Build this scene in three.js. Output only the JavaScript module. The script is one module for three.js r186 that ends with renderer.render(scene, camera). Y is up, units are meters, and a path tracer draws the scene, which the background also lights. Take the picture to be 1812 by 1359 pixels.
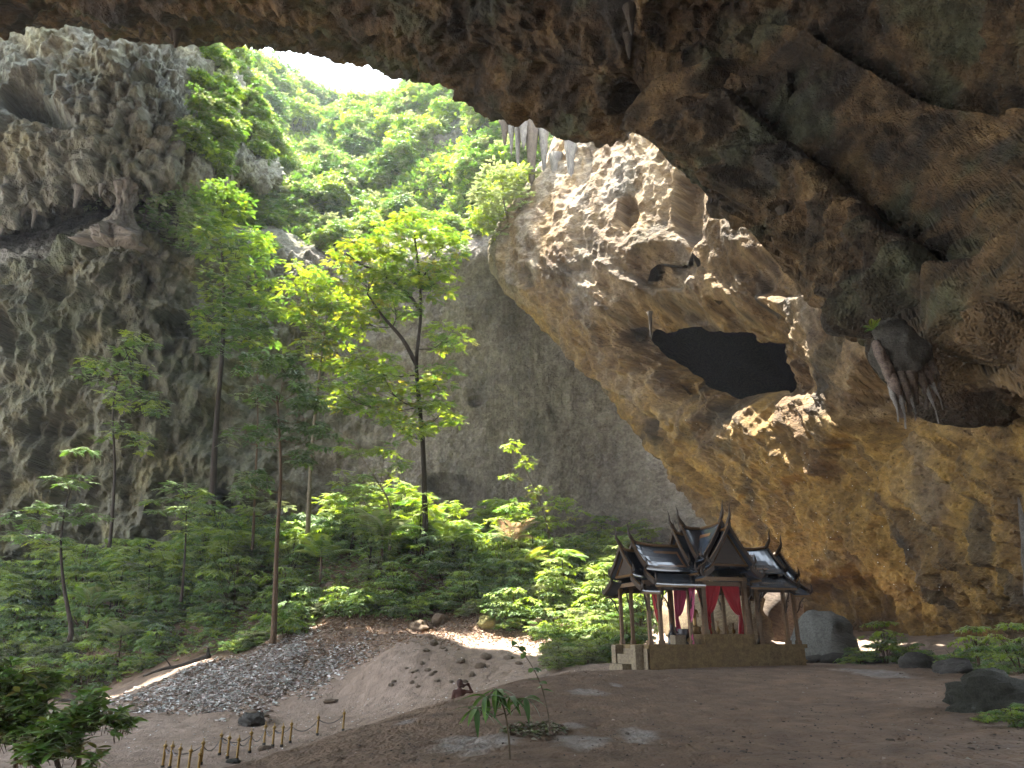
import * as THREE from 'three';
import { mergeGeometries } from 'three/addons/utils/BufferGeometryUtils.js';
import { MarchingCubes } from 'three/addons/objects/MarchingCubes.js';

// ---------- camera, sky, sun, exposure ----------
const scene = new THREE.Scene();
const camera = new THREE.PerspectiveCamera(55.56, 4 / 3, 0.1, 600);
camera.position.set(0, 4.6, 0);
camera.rotation.x = THREE.MathUtils.degToRad(19.3);
const renderer = new THREE.WebGLRenderer({ antialias: true });
renderer.toneMapping = THREE.LinearToneMapping;
renderer.toneMappingExposure = 7.3;
renderer.shadowMap.enabled = true;
const SUN_DIR = new THREE.Vector3(-0.20, 0.95, -0.15).normalize();
{
  // hazy bright tropical sky: pale, a little bluer overhead, brighter round the sun
  const W = 256, H = 128, d = new Float32Array(W * H * 4), v = new THREE.Vector3();
  for (let j = 0; j < H; j++) for (let i = 0; i < W; i++) {
    const up = ((j + 0.5) / H - 0.5) * Math.PI, az = ((i + 0.5) / W - 0.5) * 2 * Math.PI;
    v.set(Math.cos(az) * Math.cos(up), Math.sin(up), Math.sin(az) * Math.cos(up));
    const t = Math.max(0, v.y), c = Math.max(0, v.dot(SUN_DIR)), glow = 0.25 * Math.pow(c, 6);
    const k = 1.0;
    const o = (j * W + i) * 4;
    d[o] = k * (0.92 - 0.22 * t + glow); d[o + 1] = k * (0.97 - 0.12 * t + glow); d[o + 2] = k * (1.02 + 0.04 * t + glow * 0.95); d[o + 3] = 1;
  }
  const sky = new THREE.DataTexture(d, W, H, THREE.RGBAFormat, THREE.FloatType);
  sky.mapping = THREE.EquirectangularReflectionMapping; sky.magFilter = THREE.LinearFilter; sky.needsUpdate = true;
  scene.background = sky; scene.environment = sky;
}
const sun = new THREE.DirectionalLight(new THREE.Color(1, 0.94, 0.84), 5);
sun.position.copy(SUN_DIR).multiplyScalar(150).add(new THREE.Vector3(0, 10, -50));
sun.target.position.set(0, 10, -50);
sun.castShadow = true; sun.shadow.radius = 1; sun.shadow.mapSize.set(4096, 4096);
Object.assign(sun.shadow.camera, { left: -90, right: 90, top: 90, bottom: -90, near: 1, far: 400 });
scene.add(sun, sun.target);
scene.fog = new THREE.FogExp2(new THREE.Color(0.95, 0.97, 1.0), 0.0006);

// ---------- helpers ----------
let seedState = 12345;
function reseed(n) { seedState = n | 0; }
function rnd() { seedState = (seedState + 0x6d2b79f5) | 0; let t = Math.imul(seedState ^ (seedState >>> 15), 1 | seedState); t = (t + Math.imul(t ^ (t >>> 7), 61 | t)) ^ t; return ((t ^ (t >>> 14)) >>> 0) / 4294967296; }
const rr = (a, b) => a + (b - a) * rnd();
const clamp = (x, a, b) => Math.min(b, Math.max(a, x));
const sstep = (a, b, x) => { const t = clamp((x - a) / (b - a), 0, 1); return t * t * (3 - 2 * t); };
const mix = (a, b, t) => a + (b - a) * t;
const V = (a) => new THREE.Vector3(a[0], a[1], a[2]);
const PERM = new Uint8Array(512);
{ reseed(77); const p = [...Array(256).keys()]; for (let i = 255; i > 0; i--) { const j = Math.floor(rnd() * (i + 1)); [p[i], p[j]] = [p[j], p[i]]; } for (let i = 0; i < 512; i++) PERM[i] = p[i & 255]; }
const GX = [1, -1, 1, -1, 1, -1, 1, -1, 0, 0, 0, 0], GY = [1, 1, -1, -1, 0, 0, 0, 0, 1, -1, 1, -1], GZ = [0, 0, 0, 0, 1, 1, -1, -1, 1, 1, -1, -1];
function noise(x, y, z) {
  const X = Math.floor(x), Y = Math.floor(y), Z = Math.floor(z); x -= X; y -= Y; z -= Z;
  const u = x * x * x * (x * (x * 6 - 15) + 10), v = y * y * y * (y * (y * 6 - 15) + 10), w = z * z * z * (z * (z * 6 - 15) + 10);
  const a = X & 255, b = Y & 255, c = Z & 255;
  const g = (i, j, k, dx, dy, dz) => { const h = PERM[PERM[PERM[(a + i) & 255] + ((b + j) & 255)] + ((c + k) & 255)] % 12; return GX[h] * dx + GY[h] * dy + GZ[h] * dz; };
  const l = (p, q, t) => p + t * (q - p);
  return l(l(l(g(0, 0, 0, x, y, z), g(1, 0, 0, x - 1, y, z), u), l(g(0, 1, 0, x, y - 1, z), g(1, 1, 0, x - 1, y - 1, z), u), v),
    l(l(g(0, 0, 1, x, y, z - 1), g(1, 0, 1, x - 1, y, z - 1), u), l(g(0, 1, 1, x, y - 1, z - 1), g(1, 1, 1, x - 1, y - 1, z - 1), u), v), w);
}
function fbm(x, y, z, o = 4) { let s = 0, a = 1, n = 0; for (let i = 0; i < o; i++) { s += a * noise(x, y, z); n += a; a *= 0.5; x = x * 2.03 + 7.1; y = y * 2.03 + 3.7; z = z * 2.03 + 1.3; } return s / n; }
function ridge(x, y, z, o = 4) { let s = 0, a = 1, n = 0; for (let i = 0; i < o; i++) { const r = 1 - Math.abs(noise(x, y, z)) * 2; s += a * r; n += a; a *= 0.5; x = x * 2.07 + 5.1; y = y * 2.07 + 9.7; z = z * 2.07 + 4.3; } return s / n; }
function worley(x, y, z) {  // distance to the nearest of scattered points, one per cell
  const X = Math.floor(x), Y = Math.floor(y), Z = Math.floor(z); let best = 9;
  for (let k = -1; k <= 1; k++) for (let j = -1; j <= 1; j++) for (let i = -1; i <= 1; i++) {
    const h = PERM[PERM[PERM[(X + i) & 255] + ((Y + j) & 255)] + ((Z + k) & 255)];
    const px = X + i + PERM[h] / 255, py = Y + j + PERM[h + 1] / 255, pz = Z + k + PERM[h + 2] / 255;
    const d = (px - x) ** 2 + (py - y) ** 2 + (pz - z) ** 2; if (d < best) best = d;
  }
  return Math.sqrt(best);
}
const used = new Map();
function numbered(name) { const n = used.get(name) ?? 0; used.set(name, n + 1); return n ? name + '_' + String(n).padStart(3, '0') : name; }
function shade(o) { o.traverse((c) => { if (c.isMesh) { c.castShadow = true; c.receiveShadow = true; } }); return o; }
function tag(o, label, category, group) { Object.assign(o.userData, { label, category }); if (group) o.userData.group = group; return o; }
function struct(o, name, label, category) { o.name = numbered(name); o.userData.kind = 'structure'; o.userData.label = label; o.userData.category = category; scene.add(o); return shade(o); }
function thing(name, label, category, at = [0, 0, 0], turn = 0, group) {
  const g = new THREE.Group(); g.name = numbered(name); g.position.set(...at); g.rotation.y = turn; scene.add(g); return tag(g, label, category, group);
}
function part(parent, name, geo, mat) { const m = new THREE.Mesh(geo, mat); m.name = name; m.castShadow = m.receiveShadow = true; parent.add(m); return m; }
function solo(name, geo, mat, label, category, group) { const m = new THREE.Mesh(geo, mat); m.name = numbered(name); scene.add(m); tag(m, label, category, group); return shade(m); }
const col = (r, g, b) => new THREE.Color().setRGB(r, g, b);
const lerp3 = (a, b, t) => [mix(a[0], b[0], t), mix(a[1], b[1], t), mix(a[2], b[2], t)];

// a tube of varying radius through points, closed at both ends
function limb(pts, radii, sides = 7, seg = 3, wob = 0) {
  const c = new THREE.CatmullRomCurve3(pts.map((p) => (p.isVector3 ? p : V(p)))), n = Math.max(2, (pts.length - 1) * seg), pos = [], idx = [], uv = [];
  const T = new THREE.Vector3(), A = new THREE.Vector3(), B = new THREE.Vector3(), P = new THREE.Vector3(); let len = 0, last = null;
  for (let i = 0; i <= n; i++) {
    const t = i / n; c.getPoint(t, P); c.getTangent(t, T);
    A.set(0, 0, 1).cross(T); if (A.lengthSq() < 0.05) A.set(1, 0, 0).cross(T); A.normalize(); B.copy(T).cross(A).normalize();
    const f = t * (radii.length - 1), k = Math.min(radii.length - 2, Math.floor(f)), r = mix(radii[k], radii[k + 1], f - k);
    if (last) len += P.distanceTo(last); last = P.clone();
    for (let s = 0; s <= sides; s++) {
      const a = s / sides * Math.PI * 2, q = r * (1 + (wob ? wob * noise(Math.cos(a) * 2 + P.x, P.y * 1.3 / Math.max(r, 0.05) * 0.3, Math.sin(a) * 2 + P.z) : 0));
      pos.push(P.x + (A.x * Math.cos(a) + B.x * Math.sin(a)) * q, P.y + (A.y * Math.cos(a) + B.y * Math.sin(a)) * q, P.z + (A.z * Math.cos(a) + B.z * Math.sin(a)) * q);
      uv.push(s / sides * Math.max(1, Math.round(r * 6)), len);
      if (i < n && s < sides) { const o = i * (sides + 1) + s; idx.push(o, o + 1, o + sides + 1, o + 1, o + sides + 2, o + sides + 1); }
    }
  }
  for (const [ring, sgn] of [[0, -1], [n, 1]]) {
    const o = pos.length / 3, tt = ring / n; c.getPoint(tt, P); pos.push(P.x, P.y, P.z); uv.push(0, 0);
    for (let s = 0; s < sides; s++) { const a = ring * (sides + 1) + s; if (sgn > 0) idx.push(o, a, a + 1); else idx.push(o, a + 1, a); }
  }
  const g = new THREE.BufferGeometry();
  g.setAttribute('position', new THREE.Float32BufferAttribute(pos, 3)); g.setAttribute('uv', new THREE.Float32BufferAttribute(uv, 2)); g.setIndex(idx); g.computeVertexNormals(); return g;
}
// an irregular boulder: a displaced sphere
function boulder(rx, ry, rz, seed, rough = 0.25, detail = 4, freq = 1.6) {
  const g = new THREE.IcosahedronGeometry(1, detail), p = g.attributes.position, v = new THREE.Vector3();
  for (let i = 0; i < p.count; i++) {
    v.fromBufferAttribute(p, i).normalize();
    const f = fbm(v.x * freq + seed, v.y * freq + seed * 1.7, v.z * freq, 4), k = ridge(v.x * freq * 1.4 + seed, v.y * freq * 1.4, v.z * freq * 1.4 + seed, 4);
    const s = 1 + rough * (f * 1.6 + 0.5 * (k - 0.5));
    p.setXYZ(i, v.x * rx * s, v.y * ry * s, v.z * rz * s);
  }
  const uv = new Float32Array(p.count * 2);
  for (let i = 0; i < p.count; i++) { uv[i * 2] = p.getX(i) + p.getZ(i) * 0.6; uv[i * 2 + 1] = p.getY(i) + p.getZ(i) * 0.4; }
  g.setAttribute('uv', new THREE.BufferAttribute(uv, 2)); g.computeVertexNormals();
  // weld normals of the unindexed sphere
  const key = new Map(), n = g.attributes.normal;
  for (let i = 0; i < p.count; i++) { const k = p.getX(i).toFixed(4) + p.getY(i).toFixed(4) + p.getZ(i).toFixed(4); const a = key.get(k) ?? [0, 0, 0]; a[0] += n.getX(i); a[1] += n.getY(i); a[2] += n.getZ(i); key.set(k, a); }
  for (let i = 0; i < p.count; i++) { const a = key.get(p.getX(i).toFixed(4) + p.getY(i).toFixed(4) + p.getZ(i).toFixed(4)), l = Math.hypot(...a) || 1; n.setXYZ(i, a[0] / l, a[1] / l, a[2] / l); }
  return g;
}

// ---------- textures ----------
function dataTex(size, f, srgb, repeat = 1, mirror = true) {
  const d = new Uint8Array(size * size * 4);
  for (let j = 0; j < size; j++) for (let i = 0; i < size; i++) { const c = f(i / size, j / size), o = (j * size + i) * 4; d[o] = clamp(c[0], 0, 1) * 255; d[o + 1] = clamp(c[1], 0, 1) * 255; d[o + 2] = clamp(c[2], 0, 1) * 255; d[o + 3] = 255; }
  const t = new THREE.DataTexture(d, size, size, THREE.RGBAFormat);
  t.wrapS = t.wrapT = mirror ? THREE.MirroredRepeatWrapping : THREE.RepeatWrapping; t.magFilter = THREE.LinearFilter; t.minFilter = THREE.LinearMipmapLinearFilter; t.generateMipmaps = true;
  if (srgb) t.colorSpace = THREE.SRGBColorSpace; t.repeat.set(repeat, repeat); t.needsUpdate = true; return t;
}
// rough limestone: colour grain and relief
const rockTone = dataTex(1024, (u, v) => {
  const a = fbm(u * 9, v * 9, 3.3, 6), b = ridge(u * 16, v * 16, 8.1, 5), c = noise(u * 150, v * 150, 2), d = fbm(u * 40, v * 40, 6.2, 4);
  const w = worley(u * 34, v * 34, 0.5), w2 = worley(u * 80, v * 80, 5.5), pit = (w < 0.2 ? 0.14 : 0) + (w2 < 0.16 ? 0.12 : 0);
  const k = 0.80 + 0.26 * a + 0.16 * (b - 0.5) + 0.07 * c + 0.2 * d - pit;
  return [k, k * (0.985 + 0.04 * a), k * (0.955 + 0.07 * d)];
}, true);
const rockBump = dataTex(1024, (u, v) => {
  const a = fbm(u * 12, v * 12, 3.3, 6), b = ridge(u * 18, v * 18, 8.1, 5), c = ridge(u * 60, v * 60, 2, 3), w = worley(u * 34, v * 34, 0.5), w2 = worley(u * 80, v * 80, 5.5);
  const k = 0.45 + 0.35 * a + 0.22 * (b - 0.5) + 0.16 * (c - 0.5) - (w < 0.25 ? (0.25 - w) * 0.9 : 0) - (w2 < 0.25 ? (0.25 - w2) * 0.5 : 0); return [k, k, k];
}, false);
const sandTone = dataTex(768, (u, v) => {
  const a = fbm(u * 6, v * 6, 1.2, 6), c = noise(u * 160, v * 160, 4), w = worley(u * 30, v * 30, 0.7), w2 = worley(u * 70, v * 70, 4.7);
  const k = 0.84 + 0.22 * a + 0.05 * c - (w < 0.13 ? 0.3 : 0) - (w2 < 0.1 ? 0.2 : 0);
  return [k, k * 0.985, k * 0.97];
}, true);
const sandBump = dataTex(768, (u, v) => {
  const a = fbm(u * 14, v * 14, 1.2, 6), b = fbm(u * 40, v * 40, 6.2, 3), w = worley(u * 30, v * 30, 0.7), w3 = worley(u * 12, v * 12, 9.1);
  const k = 0.5 + 0.3 * a + 0.22 * b - (w < 0.2 ? (0.2 - w) * 0.8 : 0) + (w3 < 0.35 ? -(0.35 - w3) * 0.5 : 0); return [k, k, k];
}, false);
const barkTone = dataTex(256, (u, v) => { const k = 0.75 + 0.35 * fbm(u * 22, v * 5, 2, 5) + 0.1 * noise(u * 60, v * 20, 1); return [k, k, k * 0.97]; }, true);
const barkBump = dataTex(256, (u, v) => { const k = 0.5 + 0.5 * ridge(u * 16, v * 3, 2, 4) - 0.25; return [k, k, k]; }, false);
const woodTone = dataTex(512, (u, v) => { const k = 0.8 + 0.25 * fbm(u * 3, v * 40, 2, 5) + 0.1 * fbm(u * 12, v * 12, 7, 3); return [k, k * 0.98, k * 0.95]; }, true);

// ---------- rock surfaces: smooth nets of surveyed points, broken up into limestone ----------
function catmull(a, b, c, d, t) { const t2 = t * t, t3 = t2 * t; return 0.5 * (2 * b + (c - a) * t + (2 * a - 5 * b + 4 * c - d) * t2 + (3 * b - a - 3 * c + d) * t3); }
function netPoint(net, u, v) {
  const R = net.length, C = net[0].length, fu = clamp(u, 0, 1) * (C - 1), fv = clamp(v, 0, 1) * (R - 1), j = Math.min(C - 2, Math.floor(fu)), i = Math.min(R - 2, Math.floor(fv)), tu = fu - j, tv = fv - i, out = [0, 0, 0];
  for (let c = 0; c < 3; c++) {
    const row = (r) => { r = clamp(r, 0, R - 1); const g = (k) => net[r][clamp(k, 0, C - 1)][c]; return catmull(g(j - 1), g(j), g(j + 1), g(j + 2), tu); };
    out[c] = catmull(row(i - 1), row(i), row(i + 1), row(i + 2), tv);
  }
  return out;
}
function rockSheet(net, nu, nv, inside, disp, tint, tile = 9, warp = (v) => v, gone = null, flat = (x, y, z) => [x, y]) {
  const N = (nu + 1) * (nv + 1), base = new Float32Array(N * 3), pos = new Float32Array(N * 3), cols = new Float32Array(N * 3), uv = new Float32Array(N * 2), idx = [];
  for (let i = 0; i <= nv; i++) for (let j = 0; j <= nu; j++) base.set(netPoint(net, j / nu, warp(i / nv)), (i * (nu + 1) + j) * 3);
  for (let i = 0; i < nv; i++) for (let j = 0; j < nu; j++) { const o = i * (nu + 1) + j; idx.push(o, o + nu + 1, o + 1, o + 1, o + nu + 1, o + nu + 2); }
  const g = new THREE.BufferGeometry(); g.setAttribute('position', new THREE.BufferAttribute(base, 3)); g.setIndex(idx); g.computeVertexNormals();
  const n = g.attributes.normal.array; let sum = 0;
  for (let k = 0; k < N; k++) sum += Math.sign(n[k * 3] * (inside[0] - base[k * 3]) + n[k * 3 + 1] * (inside[1] - base[k * 3 + 1]) + n[k * 3 + 2] * (inside[2] - base[k * 3 + 2]));
  const sg = sum < 0 ? -1 : 1;
  const d3 = (a, b) => Math.hypot(base[a * 3] - base[b * 3], base[a * 3 + 1] - base[b * 3 + 1], base[a * 3 + 2] - base[b * 3 + 2]);
  const S = new Float32Array(N), T = new Float32Array(N), mid = Math.floor(nv / 2) * (nu + 1), midc = Math.floor(nu / 2);
  for (let i = 0; i <= nv; i++) for (let j = 1; j <= nu; j++) { const o = i * (nu + 1) + j; S[o] = S[o - 1] + 0.5 * (d3(o, o - 1) + d3(mid + j, mid + j - 1)); }
  for (let i = 1; i <= nv; i++) for (let j = 0; j <= nu; j++) { const o = i * (nu + 1) + j; T[o] = T[o - nu - 1] + 0.5 * (d3(o, o - nu - 1) + d3(i * (nu + 1) + midc, (i - 1) * (nu + 1) + midc)); }
  for (let k = 0; k < N; k++) {
    const x = base[k * 3], y = base[k * 3 + 1], z = base[k * 3 + 2], nx = n[k * 3] * sg, ny = n[k * 3 + 1] * sg, nz = n[k * 3 + 2] * sg;
    const d = disp(x, y, z, nx, ny, nz, (k % (nu + 1)) / nu, warp(Math.floor(k / (nu + 1)) / nv), S[k], T[k]);
    pos[k * 3] = x + nx * d; pos[k * 3 + 1] = y + ny * d; pos[k * 3 + 2] = z + nz * d;
    const c = tint(x, y, z, (k % (nu + 1)) / nu, warp(Math.floor(k / (nu + 1)) / nv), S[k], T[k], ny); cols.set(c, k * 3);
    const q = flat(pos[k * 3], pos[k * 3 + 1], pos[k * 3 + 2]); uv[k * 2] = q[0] / tile; uv[k * 2 + 1] = q[1] / tile;
  }
  let kept = idx;
  if (gone) { const out = new Uint8Array(N); for (let k = 0; k < N; k++) out[k] = gone(base[k * 3], base[k * 3 + 1], base[k * 3 + 2]) ? 1 : 0; kept = []; for (let k = 0; k < idx.length; k += 3) if (!(out[idx[k]] && out[idx[k + 1]] && out[idx[k + 2]])) kept.push(idx[k], idx[k + 1], idx[k + 2]); }
  const f = new THREE.BufferGeometry();
  f.setAttribute('position', new THREE.BufferAttribute(pos, 3)); f.setAttribute('color', new THREE.BufferAttribute(cols, 3)); f.setAttribute('uv', new THREE.BufferAttribute(uv, 2)); f.setIndex(kept); f.computeVertexNormals();
  return f;
}
const rockMat = new THREE.MeshStandardMaterial({ vertexColors: true, map: rockTone, bumpMap: rockBump, bumpScale: 0.5, roughness: 0.95 });
const wetRockMat = new THREE.MeshStandardMaterial({ vertexColors: true, map: rockTone, bumpMap: rockBump, bumpScale: 0.3, roughness: 0.88 });

// mineral colours (linear)
const GREY = [0.30, 0.285, 0.25], PALE = [0.50, 0.48, 0.44], ALGAE = [0.10, 0.115, 0.065], TAN = [0.37, 0.26, 0.14], OCHRE = [0.46, 0.285, 0.08], RUST = [0.19, 0.115, 0.055], BLACK = [0.045, 0.043, 0.04], BROWN = [0.20, 0.145, 0.085];
function stain(c, to, amount) { return lerp3(c, to, clamp(amount, 0, 1)); }
// a pit scooped out of a wall: [centre, long axis, short axis, depth]
function scoop(list, x, y, z) {
  let s = 0;
  for (const [c, a, b, depth, soft = 0.35] of list) {
    const dx = x - c[0], dy = y - c[1], dz = z - c[2], la = a[0] * a[0] + a[1] * a[1] + a[2] * a[2], lb = b[0] * b[0] + b[1] * b[1] + b[2] * b[2];
    const p = (dx * a[0] + dy * a[1] + dz * a[2]) / la, q = (dx * b[0] + dy * b[1] + dz * b[2]) / lb;
    const r = Math.sqrt(p * p + q * q) + 0.35 * fbm(x * 0.35, y * 0.35, z * 0.35, 3);
    s += depth * (1 - sstep(1 - soft, 1 + soft * 0.3, r));
  }
  return s;
}
const minus = (a, b) => [a[0] - b[0], a[1] - b[1], a[2] - b[2]];

// --- cave roof: the rim of the hole, the vault over the viewer, down to the floor behind ---
const roofRim = [[-67.11, 41.12, -38.00], [-59.53, 52.52, -48.00], [-50.83, 57.30, -52.00], [-44.35, 61.09, -54.50], [-39.84, 62.08, -57.00], [-34.65, 63.06, -59.00], [-28.15, 64.05, -60.00], [-19.30, 59.52, -57.00], [-10.28, 52.39, -51.50], [-6.40, 48.88, -48.80], [-1.60, 44.15, -47.00], [3.40, 41.72, -45.80], [7.54, 38.97, -44.00], [10.09, 36.71, -42.00], [12.06, 32.76, -39.50], [13.76, 26.98, -36.00], [15.11, 21.83, -33.00], [15.67, 17.61, -29.50], [15.98, 15.31, -26.00], [15.56, 12.87, -22.00], [14.42, 9.96, -17.00]];
const roofMid = [[-49.95, 38.31, -26.00], [-46.47, 46.19, -36.00], [-39.66, 47.35, -40.00], [-33.75, 48.96, -41.00], [-29.67, 48.67, -42.00], [-25.26, 48.65, -42.50], [-20.68, 49.96, -43.50], [-15.33, 50.44, -44.50], [-8.85, 48.03, -43.50], [-4.85, 46.50, -42.50], [0.16, 43.93, -42.00], [5.61, 41.06, -40.50], [9.61, 39.46, -39.50], [12.50, 36.81, -37.00], [14.74, 32.84, -34.50], [16.12, 27.23, -31.50], [16.69, 22.08, -28.50], [16.57, 18.48, -26.00], [16.18, 15.56, -23.00], [15.56, 13.20, -20.00], [14.36, 10.62, -16.00]];
const roofHigh = [[-50, 36, -8], [-44, 42, -14], [-38, 45, -20], [-29.59, 46.90, -33.00], [-26.08, 47.69, -34.00], [-21.96, 48.46, -35.00], [-17.60, 49.20, -36.00], [-12.44, 49.30, -36.50], [-6.38, 48.88, -37.00], [-1.76, 47.86, -37.00], [3.50, 45.78, -36.50], [8.63, 42.69, -35.00], [13.47, 43.42, -37.00], [16.96, 41.45, -36.00], [19.43, 38.18, -34.50], [20.86, 32.27, -32.00], [21.31, 26.43, -29.50], [20.61, 21.72, -27.00], [19.77, 18.16, -24.50], [18.18, 14.60, -21.00], [15.68, 11.05, -16.00]];
const roofTop = [[-48, 34, 2], [-42, 40, -4], [-36, 43, -8], [-30, 44, -11], [-26, 44, -13], [-21, 44, -15], [-16, 43.5, -16], [-11, 42.5, -17], [-6, 41, -17.5], [-2, 39.5, -17.5], [2, 37.5, -17.5], [7, 40, -17], [11, 41, -17], [15, 41, -17], [18.5, 40, -17], [22, 37, -16.5], [24.5, 33, -16], [26, 28, -15.5], [26, 22, -15], [24, 16, -14.5], [21, 11, -12.5]];
const roofBack = roofTop.map(([x, y, z], j) => [x * 0.95, Math.max(6, y * 0.82 - 2), 9 + 0.2 * (20 - j)]);
const roofFoot = roofTop.map(([x, y, z], j) => [x * 1.0, Math.max(1.5, y * 0.35), 20]);
const roofDown = roofTop.map(([x, y, z], j) => [x * 1.0, -2, 24]);
const roofEdge = roofRim.map((p, j) => [p[0], p[1] + 1.6, p[2] - 1.6 + (j > 14 ? 0.6 : 0)]);
const roofOver = roofRim.map((p, j) => [p[0] + (j > 13 ? 5 : 0), p[1] + 9, p[2] + (j > 13 ? 3 : 2)]);
const roofNet = [roofOver, roofEdge, roofRim, roofMid, roofHigh, roofTop, roofBack, roofFoot, roofDown];
const roofPits = [[[9.77, 38.99, -39.50], minus([11.48, 36.58, -38.00], [9.77, 38.99, -39.50]), minus([10.13, 41.59, -39.50], [9.77, 38.99, -39.50]), 2.6], [[16.00, 14.70, -24.00], [3, -1.5, 1.5], [0.6, 1.5, 0], 1.5]];
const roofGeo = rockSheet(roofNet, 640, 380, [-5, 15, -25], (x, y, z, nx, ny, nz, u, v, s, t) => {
  const fade = sstep(0.1, 0.3, v);
  // bedding that runs along the vault, down to the right
  const a = t - 0.1 * s, b = s + 0.3 * t, right = sstep(0.45, 0.7, u);
  const shelf = sstep(0.58, 0.7, u) * (1 - sstep(0.9, 1, u)) * (1.6 * sstep(0.24, 0.3, v) * (1 - sstep(0.365, 0.385, v + 0.02 * fbm(x * 0.2, y * 0.2, z * 0.2, 2))) - 1.2 * sstep(0.35, 0.44, v) * (1 - sstep(0.47, 0.56, v)));  // a lip of rock along the rim with a deep groove behind it
  const wx = fbm(x * 0.07, y * 0.07, z * 0.07, 2) * 2.2;
  const beds = ridge((a + wx) * 0.16, b * 0.035, 3.1, 5) - 0.5, fine = ridge((a + wx) * 0.5, b * 0.12, 8.2, 4) - 0.5;
  const lumps = fbm(x * 0.16, y * 0.16, z * 0.16, 5), grit = ridge(x * 0.9, y * 0.9, z * 0.9, 4) - 0.5, cells = Math.min(0.75, worley(x * 0.22, y * 0.22, z * 0.22)) - 0.45;
  const pock = Math.max(0, 0.42 - worley(x * 0.45 + 3, y * 0.45, z * 0.45)) * 1.6, crumb = ridge(x * 0.45, y * 0.45 + 7, z * 0.45, 5) - 0.5, chip = Math.min(0.7, worley(x * 1.1, y * 1.1, z * 1.1)) - 0.4;
  return (-(lumps * 2.6) + beds * (0.5 + 1.7 * right) + fine * (0.1 + 0.5 * right) - cells * 1.3 + crumb * 1.25 - chip * 0.6 + grit * 0.5 - pock * 1.1) * (0.35 + 0.65 * fade) + shelf - scoop(roofPits, x, y, z);
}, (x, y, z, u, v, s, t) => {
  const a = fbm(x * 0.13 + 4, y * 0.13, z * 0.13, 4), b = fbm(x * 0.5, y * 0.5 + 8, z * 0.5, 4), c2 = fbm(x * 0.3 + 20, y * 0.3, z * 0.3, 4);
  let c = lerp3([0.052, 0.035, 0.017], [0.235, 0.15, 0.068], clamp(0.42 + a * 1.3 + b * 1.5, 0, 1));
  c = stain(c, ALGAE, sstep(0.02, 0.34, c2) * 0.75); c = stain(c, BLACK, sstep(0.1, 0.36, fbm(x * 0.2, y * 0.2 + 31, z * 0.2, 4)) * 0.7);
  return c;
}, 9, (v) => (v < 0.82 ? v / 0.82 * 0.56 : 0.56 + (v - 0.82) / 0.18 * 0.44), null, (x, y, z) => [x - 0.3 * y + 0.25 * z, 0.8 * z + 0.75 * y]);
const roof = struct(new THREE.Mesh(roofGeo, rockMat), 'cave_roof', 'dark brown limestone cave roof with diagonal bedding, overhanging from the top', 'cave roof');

// --- ochre buttress wall on the right ---
const wallTop = [[6.98, 66.78, -70.00], [4.77, 60.57, -63.00], [8.54, 55.44, -58.00], [11.28, 49.81, -53.00], [14.55, 42.80, -48.00], [17.09, 35.49, -43.00], [19.13, 27.60, -37.50], [19.76, 21.15, -31.00], [18.93, 16.03, -24.00], [18.04, 12.18, -18.00]];
const wallA = [[6.08, 57.18, -70.00], [3.78, 51.17, -62.00], [6.97, 46.42, -56.50], [10.19, 41.96, -52.00], [13.24, 37.54, -48.00], [15.67, 31.73, -43.50], [17.62, 24.88, -38.00], [18.83, 19.02, -31.50], [18.71, 14.90, -25.00], [17.45, 11.21, -18.00]];
const wallB = [[0.87, 45.29, -71.00], [-2.40, 40.26, -62.00], [2.19, 37.55, -56.50], [6.72, 35.50, -53.00], [11.36, 32.68, -49.00], [14.80, 27.92, -44.50], [16.75, 21.86, -38.50], [18.12, 16.63, -32.00], [18.10, 13.13, -25.00], [17.60, 10.28, -18.50]];
const wallC = [[4.91, 35.54, -69.00], [1.83, 32.06, -60.00], [4.86, 29.77, -55.00], [8.48, 28.17, -51.50], [12.35, 26.12, -48.00], [15.44, 22.52, -43.50], [17.25, 18.40, -38.50], [18.20, 14.15, -32.00], [18.58, 11.49, -26.00], [17.65, 9.02, -19.00]];
const wallD = [[10.14, 28.33, -67.00], [6.64, 25.49, -58.00], [8.88, 23.14, -53.00], [11.51, 21.48, -49.50], [14.21, 20.06, -46.50], [16.43, 17.13, -42.00], [17.76, 14.23, -37.50], [18.74, 11.52, -32.00], [18.92, 9.70, -26.50], [18.20, 7.98, -20.00]];
const wallE = [[14.46, 20.51, -64.00], [10.91, 19.21, -56.00], [12.45, 17.41, -51.50], [14.24, 16.14, -48.00], [16.48, 14.70, -45.00], [18.11, 12.82, -41.00], [19.04, 10.86, -37.00], [19.49, 9.03, -32.00], [19.40, 7.73, -27.00], [18.63, 6.57, -21.00]];
const wallF = [[17.38, 14.21, -61.00], [14.21, 13.52, -54.00], [15.19, 12.29, -50.00], [16.77, 11.47, -47.00], [18.31, 10.36, -44.00], [19.52, 9.14, -40.50], [20.47, 7.79, -37.00], [20.76, 6.69, -32.50], [20.72, 6.00, -28.00], [19.46, 5.39, -22.00]];
const wallG = [[21.62, 7.60, -60.00], [17.89, 7.69, -54.00], [18.39, 7.10, -50.00], [19.34, 6.62, -47.00], [20.57, 6.19, -44.50], [21.59, 5.79, -41.50], [22.24, 5.43, -38.00], [22.33, 4.98, -34.00], [22.11, 4.63, -29.50], [20.34, 4.30, -23.00]];
const wallH = wallG.map((p) => [p[0] + 1.2, p[1] - 8, p[2] + 0.5]);
const wallNet = [wallTop, wallA, wallB, wallC, wallD, wallE, wallF, wallG, wallH];
const hollow = [12.41, 23.62, -47.00];
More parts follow.
